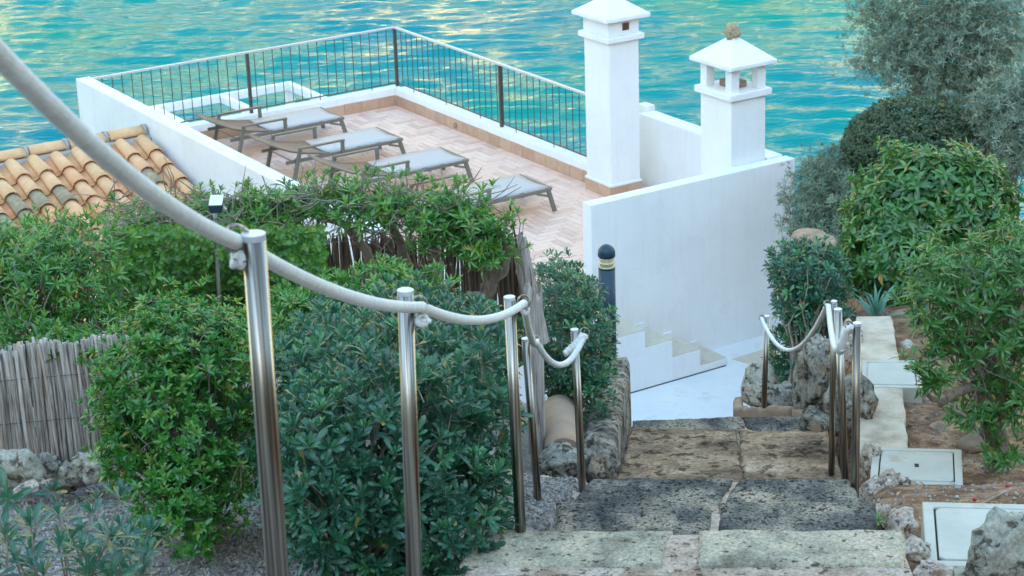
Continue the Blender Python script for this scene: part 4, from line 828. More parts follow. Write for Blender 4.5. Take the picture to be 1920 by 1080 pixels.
def lobes_sample(lobes, n, r, shell=0.55, flat=0.0, gaps=0.0, seed=0, lump=0.14):
    vol = np.array([rad[0]*rad[1]*rad[2] for c, rad in lobes])**0.67; vol /= vol.sum()
    P, Nn, Dp = [], [], []
    for (c, rad), w in zip(lobes, vol):
        m = int(n*w*1.6)+4; d = nrm(r.normal(size=(m, 3))); rr_ = shell+(1-shell)*r.random(m)**0.55
        lum = 1+lump*np.sin(d[:, 0]*5.1+seed+1)*np.sin(d[:, 1]*4.3+seed*2)*1.2+lump*0.7*np.sin(d[:, 2]*9.0+d[:, 0]*7+seed*3)
        out_ = 1+np.where((r.random(m) < 0.09) & (shell < 0.39), r.uniform(0.03, 0.22, m), 0); p = np.array(c)+d*np.array(rad)*(rr_*lum*out_)[:, None]; nn = nrm(d/np.array(rad))
        P.append(p); Nn.append(nn); Dp.append(rr_)
    P, Nn, Dp = np.concatenate(P), np.concatenate(Nn), np.concatenate(Dp); keep = np.ones(len(P), bool)
    for c, rad in lobes: keep &= ~(np.linalg.norm((P-np.array(c))/np.array(rad), axis=1) < 0.5*shell+0.12)
    if gaps:
        g = np.sin(P[:, 0]*11+seed)*np.sin(P[:, 1]*9+seed*2)*np.sin(P[:, 2]*12+seed*5); keep &= ~((g > 1-gaps) | (r.random(len(P)) < gaps*0.25))
    i = np.flatnonzero(keep); i = r.permutation(i)[:n]; return P[i], Nn[i], Dp[i]
def foliage(root, name, frames, kind, mk, var, single=300, minpx=0):
    base_, X, Yx, Zx, L, fr = frames; v, f, mid = TPL[kind]; N = len(L); org = np.array(root.location[:])
    order = np.zeros(0, int); rv = np.random.default_rng(N); var = np.clip(var, 0, 0.88); var[rv.random(N) < 0.010] = 1.0
    L = L*np.repeat(rv.uniform(0.72, 1.22, max(1, N//8+1)), 8)[:N]
    if single:
        px, py, d = proj(base_+X*L[:, None]*0.5); a, b, _ = proj(base_+X*L[:, None]); c, e, _ = proj(base_); size = np.hypot(a-c, b-e)*0.6+L/d*F_PX*0.4
        face = np.abs(np.sum(Zx*nrm(base_-CAMP), -1))
        cen = np.median(d); ok = (px > 5) & (px < 1915) & (py > 5) & (py < 1075)
        score = np.where(ok, size*(0.5+0.5*face)*np.clip(1+(np.percentile(d, 20)-d)*1.2/(np.ptp(d)+0.01), 0.05, 2), 0)
        order = np.argsort(-score)[:single]; order = order[score[order] > minpx]
    mask = np.ones(N, bool); mask[order] = False
    Rm = np.stack([X, Yx, Zx], -1)                              # columns
    V = np.einsum('nij,kj->nki', Rm[mask], v)*L[mask][:, None, None]+base_[mask][:, None]-org; m = mask.sum()
    Fc = (f[None]+len(v)*np.arange(m)[:, None, None]).reshape(-1, 3); me = np_mesh(name, V.reshape(-1, 3), Fc, 3, LM[mk], True)
    at = me.attributes.new('var', 'FLOAT', 'POINT'); at.data.foreach_set('value', np.repeat(np.clip(var[mask], 0, 1), len(v)).astype(np.float32))
    at = me.attributes.new('mid', 'FLOAT', 'POINT'); at.data.foreach_set('value', np.tile(mid, m).astype(np.float32))
    o = link(name, me, root); o['kind'] = 'stuff'
    for i in order:
        lf = link('leaf', leaf_mesh(kind, mk, round(float(np.clip(var[i], 0, 1))*7)/7), root); s_ = L[i]; p = base_[i]-org
        lf.matrix_local = Matrix(((X[i, 0]*s_, Yx[i, 0]*s_, Zx[i, 0]*s_, p[0]), (X[i, 1]*s_, Yx[i, 1]*s_, Zx[i, 1]*s_, p[1]), (X[i, 2]*s_, Yx[i, 2]*s_, Zx[i, 2]*s_, p[2]), (0, 0, 0, 1)))
def branches(root, bases, targets, r0, r1, m, r, name='branches', wig=0.06, n=5):
    mb_ = MB()
    for t in targets:
        b = bases[int(r.integers(len(bases)))] if len(bases) > 1 else bases[0]; b = np.array(b)+r.normal(0, 0.03, 3)*[1, 1, 0]
        mid_ = b+(t-b)*0.45+np.array([0, 0, 0.15*np.linalg.norm(t-b)])*r.uniform(-0.3, 1); s = np.linspace(0, 1, 6)[:, None]
        pts = (1-s)**2*b+2*s*(1-s)*mid_+s*s*t; pts[1:-1] += r.normal(0, wig*np.linalg.norm(t-b)*0.3, (4, 3))
        mb_.tube(pts, np.linspace(r0*r.uniform(0.5, 1), r1, 6), n, False)
    return mb_.build(name, m, root, True)
def pxr(px_, py_, Y_, w, h, d):                                # a lobe: centre on the line of sight at depth Y, w x h pixels, depth radius in metres
    c = AY(px_, py_, Y_); s_ = np.linalg.norm(c-CAMP)/F_PX; return (c, (w/2*s_, d, h/2*s_/0.93))
def bush(name, label, cat, base_pt, lobes, nros, nleaf, length, spread, kind, mk, seed, shell=0.55, gaps=0.1, upmix=0.6, varm=(0.45, 0.2), tipv=0.35, single=300, nbr=40, r0=0.014, bark='bark', up=0.0, group=None, lump=0.14, minpx=9, twigs=None, zmin=None):
    r = np.random.default_rng(seed); root = empty(name, base_pt, label, cat, group)
    P, Nn, Dp = lobes_sample(lobes, nros, r, shell, gaps=gaps, seed=seed, lump=lump)
    if zmin is not None: k = P[:, 2] > zmin(P); P, Nn, Dp = P[k], Nn[k], Dp[k]
    D = nrm(Nn+np.array([0, 0, upmix])+r.normal(0, 0.25, P.shape)); fr = rosettes(P, D, nleaf, length, spread, r, up=up)
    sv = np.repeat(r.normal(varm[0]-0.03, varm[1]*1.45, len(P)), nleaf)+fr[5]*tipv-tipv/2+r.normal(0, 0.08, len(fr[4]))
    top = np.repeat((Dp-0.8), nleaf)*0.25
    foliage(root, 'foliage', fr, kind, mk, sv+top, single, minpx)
    if nbr:
        idx = r.choice(len(P), min(nbr, len(P)), replace=False); branches(root, [np.array(base_pt)], P[idx]-D[idx]*0.02, r0, 0.003, MT[bark], r)
    if twigs:
        idx = r.choice(len(P), twigs, replace=False); mb_ = MB()
        for i in idx:
            p = P[i]; q = p-D[i]*r.uniform(0.08, 0.22)+r.normal(0, 0.03, 3); mb_.tube([q, (p+q)/2+r.normal(0, 0.012, 3), p], [0.0035, 0.003, 0.002], 4, False)
        tag(mb_.build('twigs', MT['twig'], root, True), kind='stuff')
    return root
GP = 'garden bushes beside the steps'

# centre: big pittosporum
ctr_base = (-0.62, 7.25, float(ground(-0.62, 7.25)))
bush('pittosporum_bush', 'large dark green bush of leaf rosettes in the centre behind the three near rope posts', 'bush', ctr_base,
     [pxr(715, 880, 7.25, 440, 460, 0.42), pxr(690, 760, 7.9, 460, 330, 0.6), pxr(730, 650, 8.7, 440, 170, 0.65), pxr(850, 980, 7.1, 230, 300, 0.3), pxr(600, 920, 7.0, 190, 330, 0.3), pxr(905, 790, 7.5, 130, 330, 0.25), pxr(900, 660, 8.2, 130, 150, 0.35)],
     2900, 10, 0.064, (0.22, 1.12), 'obovate', 'pitto', 11, 0.5, gaps=0.20, upmix=0.75, varm=(0.30, 0.18), tipv=0.30, nbr=110, r0=0.012, bark='bark', lump=0.10, twigs=160)
# left: bright bush
bush('myrtle_bush', 'bright green bushy shrub between the reed fence and the nearest rope post', 'bush', (-1.35, 7.95, float(ground(-1.35, 7.95))),
     [pxr(320, 790, 7.9, 310, 380, 0.36), pxr(215, 740, 7.9, 90, 170, 0.2), pxr(225, 850, 7.8, 90, 110, 0.2), pxr(300, 610, 8.0, 110, 110, 0.2), pxr(400, 620, 8.1, 110, 100, 0.2), pxr(345, 650, 8.0, 230, 190, 0.3), pxr(270, 720, 7.9, 190, 200, 0.3), pxr(400, 700, 8.1, 170, 220, 0.3), pxr(350, 920, 7.7, 230, 190, 0.3), pxr(445, 790, 8.2, 130, 300, 0.25)],
     2300, 10, 0.042, (0.3, 1.35), 'myrtle', 'myrtle', 12, 0.35, gaps=0.30, upmix=0.8, varm=(0.38, 0.24), tipv=0.6, nbr=90, r0=0.010, bark='bark', lump=0.2, twigs=220)
# bottom left young pittosporum
r = np.random.default_rng(13); rt_ = empty('young_pittosporum', AY(120, 1110, 5.6), 'young sparse plant with rosettes of leaves in the bottom left corner over gravel', 'bush')
tg = [(58, 985, 5.75), (8, 1000, 5.6), (110, 965, 5.9), (28, 1050, 5.5), (150, 1000, 5.8), (120, 1035, 5.6), (185, 1040, 5.7), (225, 985, 6.1), (215, 1060, 5.6), (255, 1040, 5.8), (165, 1070, 5.4), (80, 1075, 5.4), (265, 1075, 5.6), (15, 935, 5.9), (135, 1010, 5.75), (195, 1000, 5.95), (180, 935, 6.4), (225, 930, 6.5), (100, 920, 6.4), (245, 1000, 6.0), (-5, 1075, 5.4), (60, 1060, 5.45), (280, 1030, 6.0)]
tg += [(r.uniform(-10, 285), r.uniform(960, 1085), r.uniform(5.4, 6.1)) for _ in range(16)]
P = np.array([AY(*t) for t in tg]); D = nrm(np.array([0, 0, 1.0])+r.normal(0, 0.35, P.shape)); fr = rosettes(P, D, 13, 0.082, (0.25, 1.5), r)
foliage(rt_, 'foliage', fr, 'obovate', 'pitto', np.repeat(r.normal(0.10, 0.12, len(P)), 13)+fr[5]*0.3, 299, 0)
st = MB()
for p, d in zip(P, D):
    b = np.array(rt_.location[:])+np.array([r.uniform(-.3, .3)+(p[0]-rt_.location[0])*0.4, r.uniform(-.1, .15), -0.12]); b[2] = ground(b[0], b[1]); s = np.linspace(0, 1, 5)[:, None]; st.tube((1-s)*b+s*p+np.sin(s*3.1)*r.normal(0, 0.015, 3), np.linspace(0.006, 0.003, 5), 5, False)
st.build('stems', MT['bark'], rt_, True)

# hedge behind the reed fence
hb = AY(90, 690, 10.1)
bush('fence_hedge', 'bushy green hedge with grey stems growing over the reed fence at the left', 'hedge', (hb[0], hb[1], float(ground(hb[0], hb[1]))),
     [pxr(60, 545, 9.7, 240, 170, 0.35), pxr(120, 470, 10.0, 260, 120, 0.4), pxr(30, 480, 9.9, 180, 120, 0.35), pxr(150, 610, 9.6, 190, 80, 0.25), pxr(200, 560, 9.9, 90, 110, 0.2), pxr(130, 640, 9.45, 120, 40, 0.12), pxr(45, 618, 9.35, 170, 55, 0.14), pxr(160, 655, 9.2, 130, 45, 0.12)],
     1100, 9, 0.062, (0.3, 1.4), 'lance', 'oleander', 14, 0.3, gaps=0.28, upmix=0.8, varm=(0.42, 0.2), tipv=0.5, nbr=90, r0=0.014, bark='twig', lump=0.22, twigs=320)
# creeper wall
r = np.random.default_rng(15); cr = empty('creeper_hedge', AY(350, 660, 10.6), 'dense screen of small round creeper leaves behind the floodlight pole', 'hedge')
n = 5200; px_ = r.uniform(195, 610, n); py_ = r.uniform(425, 690, n); P = np.array([AY(a, b, 10.55+0.25*math.sin(a*0.02)*math.sin(b*0.025)+0.16*r.normal()) for a, b in zip(px_, py_)])
D = nrm(np.array([0, -1.0, 0.45])+r.normal(0, 0.5, P.shape)); fr = rosettes(P, D, 3, 0.032, (0.5, 1.3), r)
foliage(cr, 'foliage', fr, 'round', 'ivy', np.repeat(r.normal(0.45, 0.22, n), 3), 300, 0)
MB().hexa([AY(195, 700, 10.95), AY(610, 700, 10.95), AY(610, 700, 11.05), AY(195, 700, 11.05), AY(195, 440, 10.95), AY(610, 440, 10.95), AY(610, 440, 11.05), AY(195, 440, 11.05)]).build('screen_core', MT['heather'], cr)
# leafy hedge top
tb = AY(880, 600, 11.4)
hedge = bush('tall_hedge', 'long ragged bright green hedge hiding the lower edge of terrace and tiled roof', 'hedge', (tb[0], tb[1], float(ground(tb[0], tb[1]))),
     [pxr(690, 375, 11.3, 300, 85, 0.3), pxr(830, 392, 11.2, 240, 105, 0.3), pxr(560, 375, 11.4, 260, 75, 0.3), pxr(895, 435, 11.1, 170, 110, 0.25), pxr(420, 385, 11.5, 260, 65, 0.25), pxr(280, 405, 11.6, 220, 50, 0.25), pxr(915, 450, 11.1, 110, 90, 0.2), pxr(480, 405, 11.3, 240, 50, 0.2), pxr(810, 445, 11.1, 90, 60, 0.15)],
     900, 9, 0.070, (0.3, 1.35), 'lance', 'oleander', 16, 0.1, gaps=0.42, upmix=0.8, varm=(0.45, 0.2), tipv=0.5, nbr=0, lump=0.22, twigs=700)
tm = MB(); r = np.random.default_rng(17)
def limb(pts, r0, r1, n=8):
    P = np.array([AY(*p) for p in pts]); k = len(P)
    t = np.linspace(0, k-1, k*4); Q = np.stack([np.interp(t, np.arange(k), P[:, i]) for i in range(3)], -1); Q += r.normal(0, 0.006, Q.shape); tm.tube(Q, np.linspace(r0, r1, len(Q)), n, True)
limb([(930, 600, 11.35), (905, 565, 11.3), (915, 535, 11.25), (945, 500, 11.2), (950, 460, 11.2), (900, 420, 11.2)], 0.055, 0.02)
limb([(915, 540, 11.25), (925, 500, 11.2), (925, 470, 11.2), (880, 430, 11.2)], 0.045, 0.015)
limb([(918, 572, 11.25), (895, 560, 11.15), (877, 554, 11.1)], 0.032, 0.026)
limb([(826, 600, 11.5), (822, 520, 11.45), (815, 470, 11.4), (812, 420, 11.35), (770, 380, 11.3)], 0.045, 0.015)
limb([(770, 540, 11.5), (765, 500, 11.45), (745, 440, 11.4), (700, 400, 11.35), (640, 370, 11.35)], 0.042, 0.012)
limb([(700, 540, 11.5), (690, 470, 11.45), (640, 420, 11.4), (560, 390, 11.4), (500, 395, 11.4)], 0.035, 0.010)
limb([(560, 560, 11.5), (540, 470, 11.5), (480, 420, 11.45), (420, 405, 11.5), (300, 405, 11.5)], 0.035, 0.010)
limb([(400, 560, 11.6), (390, 470, 11.6), (350, 420, 11.6), (260, 415, 11.6)], 0.03, 0.008)
tm.build('stems', MT['bark'], hedge, True)
# thin bare twigs of the hedge
tw_ = MB()
for k in range(450):
    a = AY(r.uniform(200, 920), r.uniform(360, 450), 11.3+r.normal(0, 0.14)); d = r.normal(0, 1, 3)*np.array([1, 0.5, 0.8]); d = d/np.linalg.norm(d)*r.uniform(0.08, 0.25); tw_.tube([a, a+d*0.5+r.normal(0, 0.012, 3), a+d], [0.004, 0.003, 0.0015], 4, False)
tag(tw_.build('bare_twigs', MT['twig'], hedge, True), kind='stuff')
# fresh bush between
fb = AY(690, 620, 10.3)
bush('fresh_bush', 'fresh light green bush between the large rosette bush and the dark heather screen', 'bush', (fb[0], fb[1], float(ground(fb[0], fb[1]))),
     [pxr(710, 528, 10.3, 230, 60, 0.3), pxr(590, 560, 10.2, 160, 90, 0.3), pxr(800, 545, 10.3, 80, 60, 0.2), pxr(540, 620, 9.9, 120, 150, 0.25), pxr(640, 590, 10.0, 260, 90, 0.3)],
     560, 9, 0.066, (0.3, 1.35), 'lance', 'oleander', 18, 0.35, gaps=0.15, upmix=0.9, varm=(0.58, 0.18), tipv=0.5, nbr=40, r0=0.008, bark='twig', twigs=60)
# small clipped pittosporum by the bollard
sb = AY(1075, 790, 12.2)
bush('pittosporum_bush', 'rounded small leaved bush between the wooden post and the bollard light', 'bush', (sb[0], sb[1], float(ground(sb[0], sb[1]))),
     [pxr(1065, 610, 12.4, 180, 230, 0.45), pxr(1040, 560, 12.9, 150, 140, 0.45), pxr(1095, 650, 12.1, 115, 190, 0.3), pxr(1120, 760, 11.9, 60, 140, 0.18), pxr(1050, 690, 12.2, 120, 120, 0.25)],
     1100, 9, 0.060, (0.3, 1.4), 'obovate', 'pitto', 19, 0.5, gaps=0.12, upmix=0.7, varm=(0.40, 0.18), tipv=0.35, nbr=60, r0=0.012, bark='twig', lump=0.08, twigs=120)
# right of the stairs, in front of the large white wall
sb = AY(1500, 720, 13.6)
bush('pittosporum_bush', 'dark rosette leaved bush right of the large white wall above the farthest rope post', 'bush', (sb[0], sb[1], float(sb[2])),
     [pxr(1525, 520, 14.2, 150, 130, 0.4), pxr(1490, 500, 14.4, 110, 90, 0.3), pxr(1530, 590, 14.0, 140, 120, 0.35), pxr(1495, 570, 14.0, 80, 120, 0.25), pxr(1475, 665, 13.9, 75, 100, 0.2), pxr(1500, 700, 13.7, 60, 70, 0.15)],
     900, 10, 0.066, (0.3, 1.45), 'obovate', 'pitto', 21, 0.45, gaps=0.10, upmix=0.55, varm=(0.30, 0.2), tipv=0.30, nbr=50, r0=0.016, bark='bark', lump=0.1, twigs=80)
# right: big drooping bush
sb = AY(1760, 640, 15.2)
bush('viburnum_bush', 'big rounded bush of glossy drooping leaves at the right above the end of the path', 'bush', (sb[0], sb[1], float(ground(sb[0], sb[1]))),
     [pxr(1740, 420, 15.2, 300, 280, 0.6), pxr(1690, 450, 15.0, 230, 220, 0.5), pxr(1820, 420, 15.2, 180, 230, 0.5), pxr(1660, 490, 14.7, 160, 160, 0.4), pxr(1760, 355, 15.3, 220, 130, 0.5), pxr(1700, 540, 14.6, 150, 90, 0.3)],
     2300, 8, 0.112, (0.5, 1.6), 'droop', 'viburnum', 22, 0.45, gaps=0.20, upmix=0.35, varm=(0.42, 0.2), tipv=0.4, nbr=80, r0=0.018, bark='twig', up=-0.35, lump=0.12, twigs=160)
# near right bush on a trunk
nr = empty('tree_like_bush', AY(1872, 885, 10.9), 'open bush on a gnarled trunk at the right edge, leaning over the soil bed', 'bush'); r = np.random.default_rng(23)
lobes = [pxr(1845, 500, 11.2, 260, 140, 0.4), pxr(1760, 560, 10.9, 140, 160, 0.3), pxr(1880, 600, 11.0, 200, 160, 0.4), pxr(1780, 650, 10.8, 120, 90, 0.2), pxr(1722, 690, 10.6, 60, 60, 0.12), pxr(1900, 720, 10.9, 120, 160, 0.3), pxr(1830, 760, 10.8, 120, 120, 0.2), pxr(1910, 470, 11.4, 140, 120, 0.3), pxr(1750, 710, 10.6, 70, 50, 0.1), pxr(1880, 850, 10.7, 80, 60, 0.12)]
P, Nn, Dp = lobes_sample(lobes, 880, r, 0.2, gaps=0.18, seed=3, lump=0.25); D = nrm(Nn*0.7+np.array([0, 0, 0.7])+r.normal(0, 0.3, P.shape)); fr = rosettes(P, D, 8, 0.082, (0.35, 1.5), r)
foliage(nr, 'foliage', fr, 'lance', 'viburnum', np.repeat(r.normal(0.42, 0.28, len(P)), 8)+fr[5]*0.4-0.1, 300, 9)
tm = MB()
limb([(1872, 890, 10.9), (1868, 830, 10.9), (1862, 770, 10.9), (1868, 730, 10.9), (1885, 690, 10.9)], 0.075, 0.05, 10)
limb([(1864, 780, 10.9), (1840, 725, 10.85), (1800, 735, 10.75), (1760, 760, 10.7), (1730, 730, 10.6)], 0.04, 0.010)
limb([(1868, 730, 10.9), (1840, 700, 10.9), (1800, 660, 10.85), (1770, 640, 10.8), (1745, 600, 10.8)], 0.038, 0.010)
limb([(1885, 690, 10.9), (1850, 640, 10.95), (1820, 580, 11.0), (1810, 530, 11.1)], 0.035, 0.010)
limb([(1885, 690, 10.9), (1905, 640, 11.0), (1890, 560, 11.1), (1880, 500, 11.2)], 0.035, 0.010)
limb([(1868, 800, 10.9), (1895, 760, 10.95), (1930, 720, 11.0)], 0.035, 0.02)
limb([(1866, 840, 10.9), (1830, 800, 10.7), (1790, 770, 10.6), (1770, 735, 10.6)], 0.018, 0.006)
tm.build('trunk', MT['bark'], nr, True)
branches(nr, [AY(1868, 730, 10.9), AY(1840, 700, 10.9), AY(1885, 640, 11.0), AY(1865, 790, 10.9), AY(1800, 660, 10.85)], P[r.choice(len(P), 130, replace=False)], 0.008, 0.002, MT['twig'], r)
# far right plants
sb = PZ(1715, 330, 6.6)
bush('clipped_hedge', 'dark clipped dome shaped hedge behind the big drooping bush', 'hedge', (5.2, 24.6, float(ground(5.2, 24.6))),
     [pxr(1715, 275, 24.0, 270, 160, 0.9), pxr(1640, 285, 24.3, 120, 130, 0.6), pxr(1790, 270, 24.6, 130, 120, 0.6)], 7500, 6, 0.068, (0.4, 1.4), 'myrtle', 'box', 24, 0.86, gaps=0.0, upmix=0.3, varm=(0.45, 0.25), tipv=0.3, single=0, nbr=20, lump=0.03)
ot = empty('olive_tree', (5.8, 27.5, float(ground(5.8, 27.5))), 'grey green olive tree with a loose crown in the top right corner', 'tree'); r = np.random.default_rng(25)
lobes = [pxr(1760, 60, 28, 260, 170, 1.2), pxr(1680, 45, 28, 190, 150, 0.9), pxr(1860, 50, 28, 220, 200, 1.2), pxr(1740, 140, 27.5, 190, 100, 0.8), pxr(1640, 110, 27.5, 110, 80, 0.5), pxr(1850, 130, 28, 160, 110, 0.9), pxr(1780, 180, 27.6, 200, 90, 0.7), pxr(1720, 110, 27.3, 240, 130, 0.8), pxr(1850, 100, 27.3, 200, 150, 0.8), pxr(1640, 10, 28, 110, 70, 0.5), pxr(1800, -40, 28, 340, 140, 1.2)]
P, Nn, Dp = lobes_sample(lobes, 9000, r, 0.1, gaps=0.12, seed=5, lump=0.3); D = nrm(Nn+np.array([0, 0, 0.5])+r.normal(0, 0.5, P.shape)); fr = rosettes(P, D, 9, 0.075, (0.3, 1.5), r)
foliage(ot, 'crown', fr, 'narrow', 'olive', np.repeat(r.normal(0.45, 0.25, len(P)), 9)+r.normal(0, 0.1, len(fr[4])), 0)
tm = MB(); gz = float(ground(5.8, 27.5))
for k in range(3):
    a = np.array([5.8+0.15*k, 27.5, gz]); tops = AY([1700, 1790, 1860][k], [100, 60, 90][k], 27.8); s = np.linspace(0, 1, 8)[:, None]; tm.tube(a*(1-s)+tops*s+np.sin(s*5)*0.12*r.normal(0, 1, 3), np.linspace(0.13, 0.03, 8), 8, False)
tm.build('trunk', MT['bark'], ot, True)
branches(ot, [AY(1700, 100, 27.8), AY(1790, 80, 27.8), AY(1850, 100, 27.8)], P[r.choice(len(P), 90, replace=False)], 0.02, 0.004, MT['twig'], r, 'branches')
for (nm, lab, lob, nn, sd__, mk) in [
    ('grey_shrub', 'loose grey green shrub between the large white wall and the big drooping bush', [pxr(1535, 365, 23.5, 130, 130, 0.7), pxr(1560, 320, 24, 100, 90, 0.6), pxr(1520, 420, 23, 110, 80, 0.6), pxr(1600, 400, 23, 120, 150, 0.6)], 3000, 26, 'grey'),
    ('grey_shrub', 'grey green shrub at the right edge between olive tree and drooping bush', [pxr(1890, 250, 23.0, 120, 170, 0.7), pxr(1910, 180, 23.5, 110, 110, 0.6), pxr(1860, 210, 23.5, 80, 90, 0.5)], 2400, 27, 'olive')]:
    c = lob[0][0]; bush(nm, lab, 'shrub', (c[0], c[1], float(ground(c[0], c[1]))), lob, nn, 9, 0.075, (0.3, 1.5), 'narrow', mk, sd__, 0.2, gaps=0.2, upmix=0.6, varm=(0.4, 0.25), single=0, nbr=40, r0=0.02, bark='twig', lump=0.25)
# agave
r = np.random.default_rng(28); ap = AY(1642, 592, 13.9); ag = empty('spiky_plant', ap, 'spiky blue green rosette plant at the far end of the concrete path', 'plant')
fr = rosettes(np.array([ap]), np.array([[0, -0.2, 1.0]]), 26, 0.30, (0.15, 1.35), r); foliage(ag, 'core', fr, 'blade', 'agave', r.normal(0.5, 0.2, 26), 24, 0)
# small weeds
for k, (px_, py_, Y_, s_) in enumerate([(1705, 925, 9.7, 0.05), (1640, 978, 8.55, 0.055), (1850, 925, 9.6, 0.06), (1640, 985, 8.4, 0.045)]):
    w0 = AY(px_, py_, Y_); wd = empty('weed', w0, ['small weed in the soil between the two larger inspection covers', 'small green weed in the joint at the right end of the dark step', 'small grey green weed with narrow leaves below the gnarled trunk', 'tiny weed just below the weed at the end of the dark step'][k], 'weed', 'weeds in the soil bed')
    fr = rosettes(np.array([w0, w0+[0.02, 0.01, 0.02]]), np.array([[0, 0, 1.0], [0.4, -0.3, 1]]), 7, s_, (0.3, 1.4), r); foliage(wd, 'leaves', fr, 'narrow' if k == 2 else 'myrtle', 'grey' if k == 2 else 'myrtle', r.normal(0.6, 0.2, 14), 0)
tw2 = MB().tube([AY(1835, 948, 8.6), AY(1880, 925, 9.1), AY(1930, 908, 9.5)], [0.008, 0.007, 0.006], 6); tag(tw2.build('fallen_twig', MT['clay'], None, True, origin=AY(1880, 925, 9.1)), 'reddish fallen twig on the soil behind the nearest inspection cover', 'twig')
for k, (px_, py_, Y_, lab) in enumerate([(1827, 936, 8.7, 'red berry at the edge of the nearest inspection cover'), (1889, 911, 9.3, 'red berry on the soil beside the fallen twig')]):
    c = AY(px_, py_, Y_); tag(MB().lathe(c, [(0.001, -0.011), (0.008, -0.008), (0.012, 0), (0.008, 0.008), (0.001, 0.011)], 10).build('berry', MT['berry'], None, True, origin=c), lab, 'berry', 'red berries on the soil')

# dry leaves lying on soil, gravel and steps
r = np.random.default_rng(40); n = 900
lx = np.concatenate([r.uniform(1.6, 3.0, 600), r.uniform(-2.4, 0.3, 300)]); ly = np.concatenate([r.uniform(7.5, 13.5, 600), r.uniform(5.5, 9.5, 300)])
P = np.stack([lx, ly, ground(lx, ly)+0.03*pn(lx, ly, 5, 1)+0.012*pn(lx, ly, 17, 2)+0.006], -1); az = r.uniform(0, 6.28, n)
X_ = nrm(np.stack([np.cos(az), np.sin(az), r.normal(0, 0.2, n)], -1)); Z_ = nrm(np.array([0, 0, 1.0])+r.normal(0, 0.3, (n, 3))); Z_ = nrm(Z_-X_*np.sum(Z_*X_, -1, keepdims=True)); Y_ = np.cross(Z_, X_)
LM['dry'] = leaf_mat('dry_leaf', (0.10, 0.055, 0.025), (0.26, 0.15, 0.07), (0.42, 0.30, 0.16), rib=(0.3, 0.22, 0.12), rough=0.7, trans=0.05)
v_, f_, mid_ = TPL['myrtle']; V = np.einsum('nij,kj->nki', np.stack([X_, Y_, Z_], -1), v_)*r.uniform(0.015, 0.045, n)[:, None, None]+P[:, None]
me = np_mesh('leaf_litter', V.reshape(-1, 3), (f_[None]+len(v_)*np.arange(n)[:, None, None]).reshape(-1, 3), 3, LM['dry']); a = me.attributes.new('var', 'FLOAT', 'POINT'); a.data.foreach_set('value', np.repeat(r.random(n), len(v_)).astype(np.float32))
tag(link('leaf_litter', me), kind='stuff')
# ------------------------------------------------------------------ fences and wooden posts
rf = empty('reed_fence', AY(180, 870, 9.05), 'weathered grey reed fence behind the rocks at the left', 'fence')
r = np.random.default_rng(31); FA, FB = AY(-60, 880, 8.95), AY(470, 860, 9.35)
reed_me = []
for k in range(8):
    b = MB(); Hh = 1.0; b.tube([(0, 0, 0), (r.normal(0, .004), r.normal(0, .004), 0.3), (r.normal(0, .005), r.normal(0, .005), 0.65), (r.normal(0, .006), r.normal(0, .006), 1.0)], [0.0090, 0.0090, 0.0085, 0.008], 6)
    me = bpy.data.meshes.new('reed'); me.from_pydata(b.v, [], b.f); me.materials.append(MT['reed']); me.polygons.foreach_set('use_smooth', [True]*len(me.polygons)); reed_me.append(me)
nreed = 250
for k in range(nreed):
    t = (k+r.uniform(-.3, .3))/nreed; p = FA+(FB-FA)*t; p = p+np.array([0, 0.012*(k % 2)+r.normal(0, .004), 0]); p[2] = ground(p[0], p[1])-0.03
    top = 0.66+0.012*math.sin(k*0.11)+r.normal(0, 0.005)-(0.05*max(0, 1-k/60))+0.04*(k < 12); s_ = r.uniform(0.65, 1.1)
    o = link('reed', reed_me[int(r.integers(8))], rf); o.location = tuple(p-np.array(rf.location[:])); o.scale = (s_, s_, top+0.1); o.rotation_euler = (r.normal(0, .008), r.normal(0.0, .014)-0.02, r.uniform(0, 6.28))
for h in (0.12, 0.34, 0.56):
    pts = [FA+(FB-FA)*t+np.array([0, -0.014+0.003*math.sin(t*200), 0]) for t in np.linspace(0, 1, 60)]
    for p in pts: p[2] = ground(p[0], p[1])+h
    MB().tube(pts, 0.0016, 4, False).build('binding_wire', MT['rail'], rf)
hf = empty('heather_screen', AY(830, 600, 11.75), 'dark brown heather stick screen behind the gnarled hedge stems', 'fence')
HA, HB = AY(500, 640, 11.95), AY(985, 640, 11.75); hm = []
for k in range(6):
    b = MB(); b.tube([(0, 0, 0), (r.normal(0, .01), r.normal(0, .008), 0.5), (r.normal(0, .012), 0, 1.0)], [0.009, 0.008, 0.005], 5); me = bpy.data.meshes.new('heather_stick'); me.from_pydata(b.v, [], b.f); me.materials.append(MT['heather']); hm.append(me)
topz = AY(850, 447, 11.8)[2]
for k in range(290):
    p = HA+(HB-HA)*((k+r.uniform(-.4, .4))/290)+np.array([0, r.normal(0, 0.012), 0]); z0 = p[2]-0.15
    o = link('heather_stick', hm[int(r.integers(6))], hf); p[2] = z0; o.location = tuple(p-np.array(hf.location[:])); s_ = r.uniform(0.9, 1.6); o.scale = (s_, s_, topz-z0+r.normal(0, 0.02)); o.rotation_euler = (0, r.normal(0, .03), r.uniform(0, 6.28))
